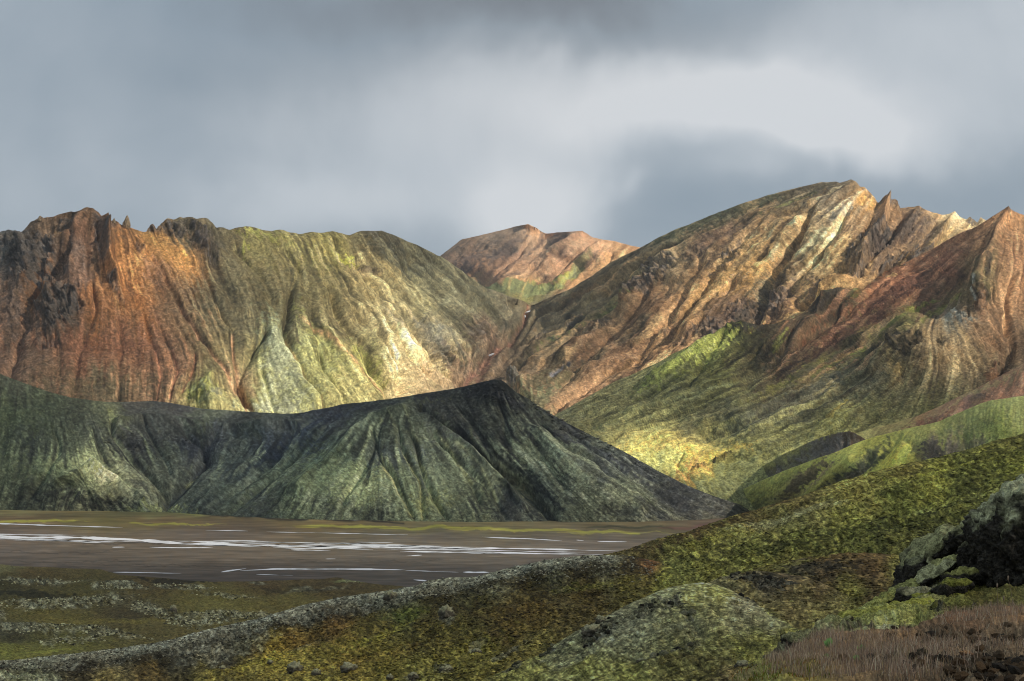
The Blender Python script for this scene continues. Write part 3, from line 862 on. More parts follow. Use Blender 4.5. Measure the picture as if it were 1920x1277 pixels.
           (450, 560, 110, 110, 60, (80, 74, 64), .5, 1, .2, -1), (450, 560, 110, 120, 60, (140, 128, 100), .4, 1, .3, 1), (180, 620, 230, 120, 0, (170, 116, 88), .5, 1, .3, 1), (180, 620, 230, 130, 0, (84, 70, 64), .55, 1, .25, -1), (260, 500, 90, 90, 50, (206, 150, 84), .5, 1, .3, 1), (120, 460, 140, 70, 0, (74, 68, 66), .5, 2, .1, -1),
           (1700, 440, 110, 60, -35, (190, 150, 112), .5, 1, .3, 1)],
    k=K_L, back=(500, 420)))

# ---- red and grey slopes in front of the right mountain -------------
R2T = [(960, 830), (1040, 779), (1060, 768), (1100, 746), (1150, 718), (1200, 695), (1240, 677), (1280, 655), (1310, 640), (1340, 624), (1365, 610), (1390, 603), (1405, 606), (1424, 610), (1450, 607), (1480, 600), (1505, 588),
       (1520, 574), (1532, 560), (1545, 546), (1565, 540), (1590, 535), (1620, 525), (1645, 513), (1680, 498), (1700, 490), (1730, 475), (1760, 460), (1800, 437), (1830, 424), (1860, 406), (1880, 394), (1890, 390), (1900, 396), (1920, 403), (2080, 440)]
terrain(dict(id='red', name='hillside', label='purple red scree slope with grey spur and mossy foot right of the valley',
    mat=M_ROCKY, x=(960, 2300), step=1.9, jag=1.2, jagmask=[(960, .3), (1300, 1), (1380, 2), (1500, 2), (1560, 1), (1620, .3), (1850, .3), (1900, 1), (2080, 1)],
    top=R2T, bot=[(960, 870), (1100, 860), (1200, 905), (1300, 950), (1400, 965), (1500, 920), (1600, 880), (1750, 820), (1920, 740), (2080, 700)],
    depth=[(960, 830, 2300), (1040, 779, 2260), (1150, 718, 2250), (1280, 655, 2250), (1390, 603, 2260), (1480, 600, 2330), (1545, 546, 2450), (1645, 513, 2560), (1760, 460, 2560), (1890, 390, 2480), (1920, 403, 2500), (2080, 440, 2600),
           (1100, 800, 2080), (1100, 850, 1900), (1200, 790, 2020), (1200, 840, 1900), (1280, 850, 1850), (1350, 850, 1840), (1300, 900, 1770), (1360, 930, 1740), (1300, 960, 1720), (1400, 965, 1720),
           (1300, 720, 2080), (1400, 690, 2100), (1400, 770, 1900), (1500, 780, 1880), (1500, 700, 1990), (1600, 760, 1880), (1600, 800, 1820), (1700, 780, 1800), (1850, 740, 1790), (1920, 700, 1790), (2080, 700, 1790),
           (1600, 690, 1960), (1640, 655, 1980), (1690, 618, 1990), (1725, 603, 2010), (1790, 597, 2040), (1822, 560, 2080), (1832, 522, 2130), (1700, 700, 1870), (1800, 690, 1870), (1760, 650, 1880), (1850, 620, 1960), (1895, 640, 1980), (1880, 670, 1930),
           (1700, 560, 2330), (1600, 600, 2310), (1550, 650, 2200), (1640, 600, 2260), (1780, 520, 2350), (1860, 470, 2300), (1900, 540, 2160), (1880, 580, 2080), (1850, 430, 2420), (1500, 650, 2180), (1760, 590, 2200), (1910, 600, 2080), (2000, 600, 2100), (1340, 650, 2180)],
    gullies=[([(1905, 500), (1895, 560), (1890, 620), (1900, 650), (1885, 680), (1870, 710)], 7, 9, .2), ([(1700, 500), (1620, 560), (1500, 650), (1400, 700), (1300, 740), (1200, 780)], 5, 3), ([(1500, 600), (1480, 640), (1440, 690), (1400, 715)], 8, 6),
             ([(1580, 560), (1560, 600), (1500, 650)], 6, 5), ([(1560, 720), (1480, 755), (1400, 790), (1320, 815)], 8, 5), ([(1660, 680), (1560, 740), (1450, 790)], 6, 4), ([(1820, 600), (1850, 640), (1880, 660)], 5, 5), ([(1860, 540), (1880, 590), (1890, 620)], 5, 4),
             ([(1720, 630), (1700, 660), (1690, 700)], 6, 4), ([(1280, 850), (1268, 865), (1285, 885)], 4, 2, 0), ([(1370, 620), (1320, 680), (1290, 720)], 6, 5), ([(1430, 640), (1400, 680)], 6, 5)],
    ridges=[([(1890, 391), (1870, 440), (1850, 490), (1832, 522)], 12, 8, 0), ([(1400, 700), (1340, 720), (1250, 760), (1130, 800)], 7, 5), ([(1545, 548), (1530, 600), (1490, 640)], 14, 9, 0), ([(1390, 605), (1300, 670), (1230, 710)], 14, 8, 0), ([(1700, 615), (1680, 650), (1640, 690)], 10, 7, 0)],
    flows=[[(1880, 400), (1760, 490), (1640, 570), (1500, 670), (1350, 740), (1150, 810)], [(1760, 465), (1640, 530), (1560, 600), (1480, 660)], [(1830, 500), (1720, 580), (1600, 660), (1450, 740), (1250, 810)], [(1640, 700), (1540, 750), (1400, 800), (1300, 840)],
           [(1740, 620), (1760, 680), (1740, 760)], [(1700, 640), (1640, 720), (1560, 790)], [(1840, 540), (1870, 600), (1890, 640)], [(1800, 610), (1850, 680)], [(1900, 400), (1915, 480), (1910, 560)], [(1350, 640), (1250, 720), (1150, 780)], [(1300, 870), (1370, 940)], [(1200, 760), (1100, 800)]],
    crags=[(1400, 615, 50, 12, -10, .8), (1550, 556, 26, 12, -35, .9), (1530, 580, 14, 14, 0, .7), (1440, 660, 20, 30, 30, .4), (1640, 650, 30, 10, -35, .7), (1700, 640, 34, 16, -25, .75), (1840, 560, 14, 34, -10, .75), (1855, 510, 6, 24, 10, .7), (1690, 655, 24, 8, 20, .8), (1770, 640, 14, 6, 25, .6),
           (1880, 690, 16, 16, 0, .5), (1890, 394, 6, 6, 0, .7), (1810, 595, 20, 12, 0, .4), (1350, 860, 26, 4, -20, .8), (1320, 870, 20, 3, -15, .5)],
    cragamp=9, cragwl=26, cragcolor=(64, 60, 62), rills=(.4, .75, .8), relief=1.9, lines=.3, noise=[(90, 9, False), (30, 3, False), (10, 1.2, False), (4, .5, False)], speck=.6, sat=.84, greensat=.8, liclen=2,
    rillmask=[(1290, 862, 150, 55, 0, .05)], cjit=26, streakval=.28, k=K_R,
    colors=[(1060, 775, (112, 112, 86)), (1150, 740, (110, 110, 80)), (1230, 700, (98, 104, 62)), (1280, 670, (110, 120, 50)), (1330, 650, (122, 134, 44)), (1380, 620, (66, 72, 44)), (1420, 625, (58, 58, 46)), (1440, 650, (66, 60, 44)), (1480, 630, (78, 66, 56)), (1380, 680, (86, 80, 60)),
            (1330, 700, (100, 100, 58)), (1280, 740, (98, 98, 70)), (1200, 770, (112, 112, 82)), (1120, 800, (134, 132, 92)), (1560, 560, (66, 70, 54)), (1600, 545, (74, 74, 58)), (1540, 600, (92, 78, 66)), (1500, 650, (104, 80, 68)), (1640, 540, (132, 96, 78)), (1720, 500, (146, 106, 86)), (1800, 450, (146, 108, 88)), (1870, 410, (150, 112, 88)),
            (1700, 550, (134, 88, 74)), (1640, 590, (128, 82, 68)), (1780, 510, (128, 88, 78)), (1560, 640, (112, 76, 64)), (1500, 690, (94, 76, 58)), (1440, 710, (98, 88, 66)), (1740, 560, (110, 80, 68)), (1790, 555, (104, 94, 70)), (1700, 605, (112, 112, 66)), (1640, 630, (108, 108, 58)), (1600, 655, (100, 100, 58)), (1540, 690, (94, 92, 60)),
            (1900, 420, (176, 134, 104)), (1910, 480, (164, 122, 98)), (1900, 540, (154, 116, 92)), (1850, 500, (96, 84, 66)), (1840, 530, (94, 96, 70)), (1850, 560, (150, 116, 94)), (1880, 590, (120, 94, 78)), (1910, 620, (100, 82, 70)), (1860, 640, (130, 100, 82)), (1830, 600, (144, 118, 98)), (1780, 605, (124, 124, 122)), (1740, 620, (130, 116, 100)),
            (1720, 660, (140, 120, 96)), (1770, 670, (142, 122, 100)), (1830, 670, (118, 102, 82)), (1690, 690, (124, 112, 82)), (1650, 690, (100, 96, 84)), (1620, 720, (98, 96, 82)), (1700, 730, (104, 100, 76)), (1780, 720, (102, 94, 74)), (1850, 700, (106, 92, 74)), (1750, 760, (104, 104, 66)), (1650, 770, (120, 118, 76)), (1560, 740, (96, 96, 80)),
            (1480, 770, (104, 106, 84)), (1560, 800, (126, 128, 76)), (1400, 790, (104, 108, 86)), (1460, 830, (134, 136, 86)), (1350, 820, (138, 138, 90)), (1280, 800, (124, 124, 88)), (1400, 850, (140, 140, 86)), (1330, 860, (186, 164, 84)), (1260, 840, (190, 176, 98)), (1200, 830, (170, 166, 102)), (1220, 860, (176, 180, 110)),
            (1290, 875, (190, 150, 74)), (1340, 890, (126, 138, 84)), (1300, 920, (120, 132, 86)), (1400, 880, (120, 130, 76)), (1500, 850, (118, 124, 74)), (1350, 940, (110, 118, 78)), (2000, 480, (130, 100, 84))],
    patches=[(1310, 665, 70, 13, -30, (196, 208, 36), .95, 1.5), (1250, 700, 50, 12, -30, (150, 166, 44), .7, 1.5), (1340, 640, 40, 9, -35, (136, 148, 42), .7, 1.4), (1390, 660, 10, 20, 0, (70, 72, 40), .5), (1465, 635, 14, 6, -60, (130, 140, 40), .6, 1.3), (1610, 545, 20, 10, -60, (104, 116, 44), .5, 1.4),
             (1660, 550, 130, 30, -33, (150, 96, 76), .5, 1.8), (1600, 615, 150, 8, -33, (84, 58, 52), .6, 1.6), (1700, 535, 160, 10, -33, (100, 70, 68), .5, 1.8), (1640, 630, 120, 5, -33, (126, 134, 50), .8, 1.0), (1760, 580, 50, 6, -33, (122, 130, 60), .6, 1.2), (1520, 690, 120, 8, -27, (118, 118, 54), .6, 1.3),
             (1800, 600, 30, 8, -8, (150, 160, 168), .6, 1.3), (1760, 640, 50, 24, 20, (156, 132, 104), .5, 1.5), (1680, 690, 20, 14, 20, (156, 134, 92), .6, 1.3), (1570, 770, 6, 20, 25, (176, 158, 74), .6, 1.2), (1260, 838, 100, 16, 0, (226, 202, 112), .8, 1.1), (1290, 850, 10, 16, -20, (240, 190, 76), .8, .9), (1230, 862, 60, 16, 0, (206, 204, 124), .8, 1.1),
             (1340, 850, 56, 9, -8, (224, 190, 84), .8, 1.1), (1290, 880, 40, 7, -8, (208, 154, 90), .8, .9), (1220, 860, 40, 12, 0, (186, 190, 112), .7, 1.2), (1360, 866, 40, 5, -12, (92, 92, 50), .7, 1.2), (1500, 740, 120, 14, -28, (98, 98, 94), .6, 1.3), (1420, 770, 120, 8, -24, (88, 94, 84), .5, 1.3), (1200, 770, 120, 6, -22, (132, 134, 86), .5, 1.5),  # yellow floor moss raised in colour to strengthen the sun patch
             (1180, 815, 60, 8, 0, (176, 166, 108), .5, 1.4), (1870, 700, 20, 14, 0, (130, 80, 60), .5, 1.2), (1455, 690, 30, 6, -50, (120, 94, 62), .5, 1.2), (1840, 580, 10, 20, -20, (176, 130, 104), .5, 1.2), (1550, 720, 5, 2, 0, (220, 214, 200), .7, .5)],
    stripes=[([(1285, 825), (1278, 842), (1290, 856), (1270, 870), (1300, 880), (1330, 884)], 4, (228, 190, 96), .8), ([(1380, 712), (1330, 730), (1250, 762)], 3, (140, 146, 98), .6), ([(1890, 392), (1865, 455), (1838, 515)], 3, (120, 92, 76), .5), ([(1834, 522), (1822, 545), (1826, 560)], 2.5, (172, 176, 184), .8)],
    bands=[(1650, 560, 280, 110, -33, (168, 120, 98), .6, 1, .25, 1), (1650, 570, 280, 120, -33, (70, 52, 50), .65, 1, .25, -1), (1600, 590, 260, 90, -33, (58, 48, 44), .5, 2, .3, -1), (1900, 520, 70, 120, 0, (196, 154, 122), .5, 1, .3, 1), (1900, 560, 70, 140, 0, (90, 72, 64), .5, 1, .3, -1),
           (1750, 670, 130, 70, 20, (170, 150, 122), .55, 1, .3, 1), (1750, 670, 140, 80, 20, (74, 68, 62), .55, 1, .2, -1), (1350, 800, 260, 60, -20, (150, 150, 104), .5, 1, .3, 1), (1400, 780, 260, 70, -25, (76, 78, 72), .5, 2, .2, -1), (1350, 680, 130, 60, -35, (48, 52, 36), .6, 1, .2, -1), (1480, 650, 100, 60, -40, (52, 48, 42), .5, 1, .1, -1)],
    back=(500, 380)))

# ---- mid distance mossy ridges on the right ---------------------------
terrain(dict(id='bench', name='hillside', label='narrow brown crested ridge with reddish gravel behind the green hills',
    mat=M_HILL, x=(1560, 2300), step=1.9, jag=.8, top=[(1560, 830), (1603, 812), (1650, 800), (1680, 792), (1717, 781), (1750, 767), (1785, 750), (1820, 734), (1852, 717), (1885, 700), (1920, 681), (2080, 640)],
    bot=[(1560, 850), (1620, 860), (1920, 790), (2080, 760)],
    depth=[(1560, 830, 1740), (1650, 800, 1720), (1785, 750, 1680), (1920, 681, 1620), (2080, 640, 1570), (1650, 830, 1590), (1800, 790, 1500), (1920, 750, 1440), (1860, 750, 1540), (2080, 720, 1420), (1560, 860, 1620)],
    flows=[[(1780, 755), (1740, 790)], [(1880, 710), (1850, 750)], [(1640, 805), (1620, 830)]],
    gullies=[([(1840, 730), (1810, 760), (1790, 790)], 6, 5), ([(1900, 700), (1880, 740)], 6, 5)], crags=[(1835, 745, 22, 8, -15, .6), (1770, 785, 18, 5, -15, .5)], cragamp=5, cragwl=16, noise=[(18, 1.6, False), (6, .7, True)], rills=(.3, .6, .6),
    colors=[(1620, 810, (122, 126, 78)), (1700, 790, (116, 116, 74)), (1760, 765, (112, 100, 76)), (1830, 732, (110, 96, 78)), (1910, 690, (116, 100, 82)), (1730, 795, (110, 78, 62)), (1800, 770, (112, 86, 78)), (1880, 740, (148, 112, 94)), (1900, 715, (132, 100, 82)), (1660, 815, (104, 100, 66)), (1920, 750, (130, 100, 84))],
    patches=[(1745, 790, 40, 8, -20, (104, 74, 62), .7, 1.0), (1890, 735, 30, 14, -20, (156, 116, 96), .6, 1.2), (1850, 725, 70, 4, -27, (140, 136, 98), .5, 1.0)], k=K_RS * .75, back=(150, 120)))

terrain(dict(id='cliff', name='cliff', label='dark basalt cliff with a green grassy top between the moss covered hills',
    mat=M_HILL, x=(1290, 1660), step=1.8, jag=1.6, top=[(1290, 955), (1320, 938), (1345, 925), (1391, 896), (1420, 880), (1450, 863), (1482, 845), (1515, 830), (1549, 817), (1570, 811), (1593, 808), (1603, 811), (1620, 822), (1640, 836), (1660, 850)],
    bot=[(1290, 980), (1360, 965), (1430, 930), (1500, 895), (1580, 865), (1640, 850), (1660, 870)],
    depth=[(1290, 955, 1930), (1391, 896, 1860), (1482, 845, 1720), (1549, 817, 1640), (1593, 808, 1600), (1612, 826, 1600), (1660, 850, 1600), (1400, 915, 1820), (1500, 868, 1660), (1590, 840, 1580), (1400, 940, 1800), (1500, 895, 1630), (1600, 860, 1540), (1320, 960, 1900)],
    flows=[[(1400, 895), (1405, 930)], [(1500, 840), (1500, 880)], [(1590, 812), (1590, 850)]],
    crags=[(1575, 828, 34, 16, -25, .9), (1520, 850, 56, 12, -27, .85), (1440, 890, 56, 9, -27, .75), (1380, 925, 40, 7, -25, .7)], lumpy=True, cragamp=5, cragwl=13, gullies=[([(x_, np.interp(x_, [1391, 1482, 1549, 1593, 1612], [896, 845, 817, 808, 815]) + 2), (x_ - 5 + (x_ * 7) % 9, np.interp(x_, [1391, 1482, 1549, 1593, 1612], [934, 890, 860, 846, 842]))], 3.0 + (x_ * 13) % 3, 3.0 + (x_ * 5) % 4, .1) for x_ in range(1385, 1612, 11)], cragcolor=(88, 90, 94), noise=[(9, 1.0, True)],
    colors=[(1340, 935, (96, 104, 60)), (1400, 905, (84, 90, 58)), (1480, 862, (84, 88, 86)), (1550, 840, (82, 84, 86)), (1590, 830, (74, 74, 76)), (1600, 815, (94, 84, 74)), (1475, 850, (118, 126, 78)), (1440, 872, (112, 120, 74)), (1450, 900, (66, 72, 60))],
    patches=[(1470, 852, 90, 4, -27, (124, 132, 80), .8, .8), (1550, 860, 50, 6, -27, (96, 104, 56), .5, 1.5)], k=K_RS, back=(160, 70)))

terrain(dict(id='green', name='hill', label='rounded moss green hill with purple grey bare patches beyond the near slope',
    mat=M_HILL, x=(1290, 2300), step=1.8, jag=.6, top=[(1290, 966), (1330, 950), (1364, 931), (1400, 914), (1431, 900), (1482, 878), (1520, 864), (1566, 848), (1590, 837), (1617, 826), (1650, 816), (1684, 808), (1720, 799), (1758, 791), (1805, 771), (1830, 760), (1852, 752), (1885, 747), (1920, 742), (2080, 730)],
    bot=[(1290, 980), (1330, 985), (1411, 985), (1520, 950), (1700, 900), (1920, 850), (2080, 830)],
    depth=[(1290, 965, 1830), (1330, 950, 1810), (1364, 931, 1790), (1482, 878, 1560), (1617, 826, 1400), (1758, 791, 1310), (1852, 752, 1260), (1920, 742, 1230), (2080, 730, 1180), (1411, 970, 1730), (1520, 930, 1410), (1700, 880, 1150), (1920, 850, 1000), (1600, 870, 1270), (1750, 830, 1160), (1880, 790, 1110), (1470, 915, 1560), (2080, 830, 960)],
    gullies=[([(1555, 860), (1520, 900), (1470, 945)], 10, 5), ([(1640, 850), (1600, 890), (1560, 915)], 12, 7), ([(1742, 830), (1738, 850), (1733, 870)], 9, 5), ([(1805, 810), (1812, 840)], 6, 4), ([(1700, 815), (1660, 850), (1640, 880)], 7, 4)],
    ridges=[([(1600, 850), (1560, 890), (1530, 920)], 10, 4), ([(1700, 830), (1680, 880)], 16, 5)],
    flows=[[(1480, 885), (1430, 940)], [(1850, 760), (1840, 830)], [(1900, 750), (1900, 830)], [(1780, 790), (1770, 850)]], rills=(.3, .4, .3), relief=1.6,
    crags=[(1600, 885, 30, 8, -35, .5), (1560, 905, 20, 8, -35, .4), (1860, 790, 16, 5, 0, .3)], cragamp=4, cragwl=12, noise=[(14, 1.0, False), (4, .6, True)],
    colors=[(1380, 935, (124, 132, 82)), (1440, 905, (122, 132, 74)), (1500, 880, (126, 136, 76)), (1560, 860, (128, 134, 72)), (1600, 845, (126, 134, 70)), (1650, 830, (128, 132, 66)), (1700, 820, (112, 120, 70)), (1760, 800, (110, 118, 74)), (1840, 770, (112, 122, 84)), (1900, 755, (116, 126, 88)), (1420, 950, (88, 98, 60)),
            (1480, 930, (84, 82, 62)), (1600, 890, (66, 76, 58)), (1680, 870, (148, 146, 60)), (1740, 850, (80, 76, 72)), (1800, 840, (82, 80, 74)), (1860, 800, (100, 112, 66)), (1890, 820, (96, 108, 58)), (1530, 905, (116, 120, 62)), (1640, 880, (128, 132, 62))],
    patches=[(1515, 890, 60, 10, -38, (78, 70, 68), .85, .9), (1540, 888, 30, 8, -50, (96, 84, 80), .7, .9), (1620, 868, 50, 12, -35, (56, 62, 60), .7, 1.2), (1570, 905, 26, 8, -35, (60, 66, 60), .6, 1.3), (1745, 850, 20, 26, 0, (76, 72, 78), .85, 1.0), (1790, 845, 40, 18, -10, (84, 80, 84), .8, 1.2), (1812, 830, 16, 30, 0, (90, 104, 60), .6, 1.2),
             (1800, 806, 60, 6, -12, (72, 84, 64), .5, 1.5), (1420, 948, 40, 8, -30, (60, 68, 54), .6, 1.4), (1690, 865, 40, 12, -20, (158, 152, 60), .5, 1.3), (1500, 905, 70, 6, -35, (52, 52, 44), .7, 1.2), (1590, 888, 60, 8, -32, (46, 50, 46), .8, 1.1), (1640, 862, 40, 7, -35, (54, 60, 46), .6, 1.2), (1745, 852, 24, 26, 0, (62, 58, 62), .7, 1.1), (1800, 838, 50, 12, -12, (62, 60, 60), .6, 1.3), (1470, 900, 60, 4, -25, (70, 82, 50), .4, 1.6)], sat=.85, k=K_GRN * .92, back=(150, 60)))

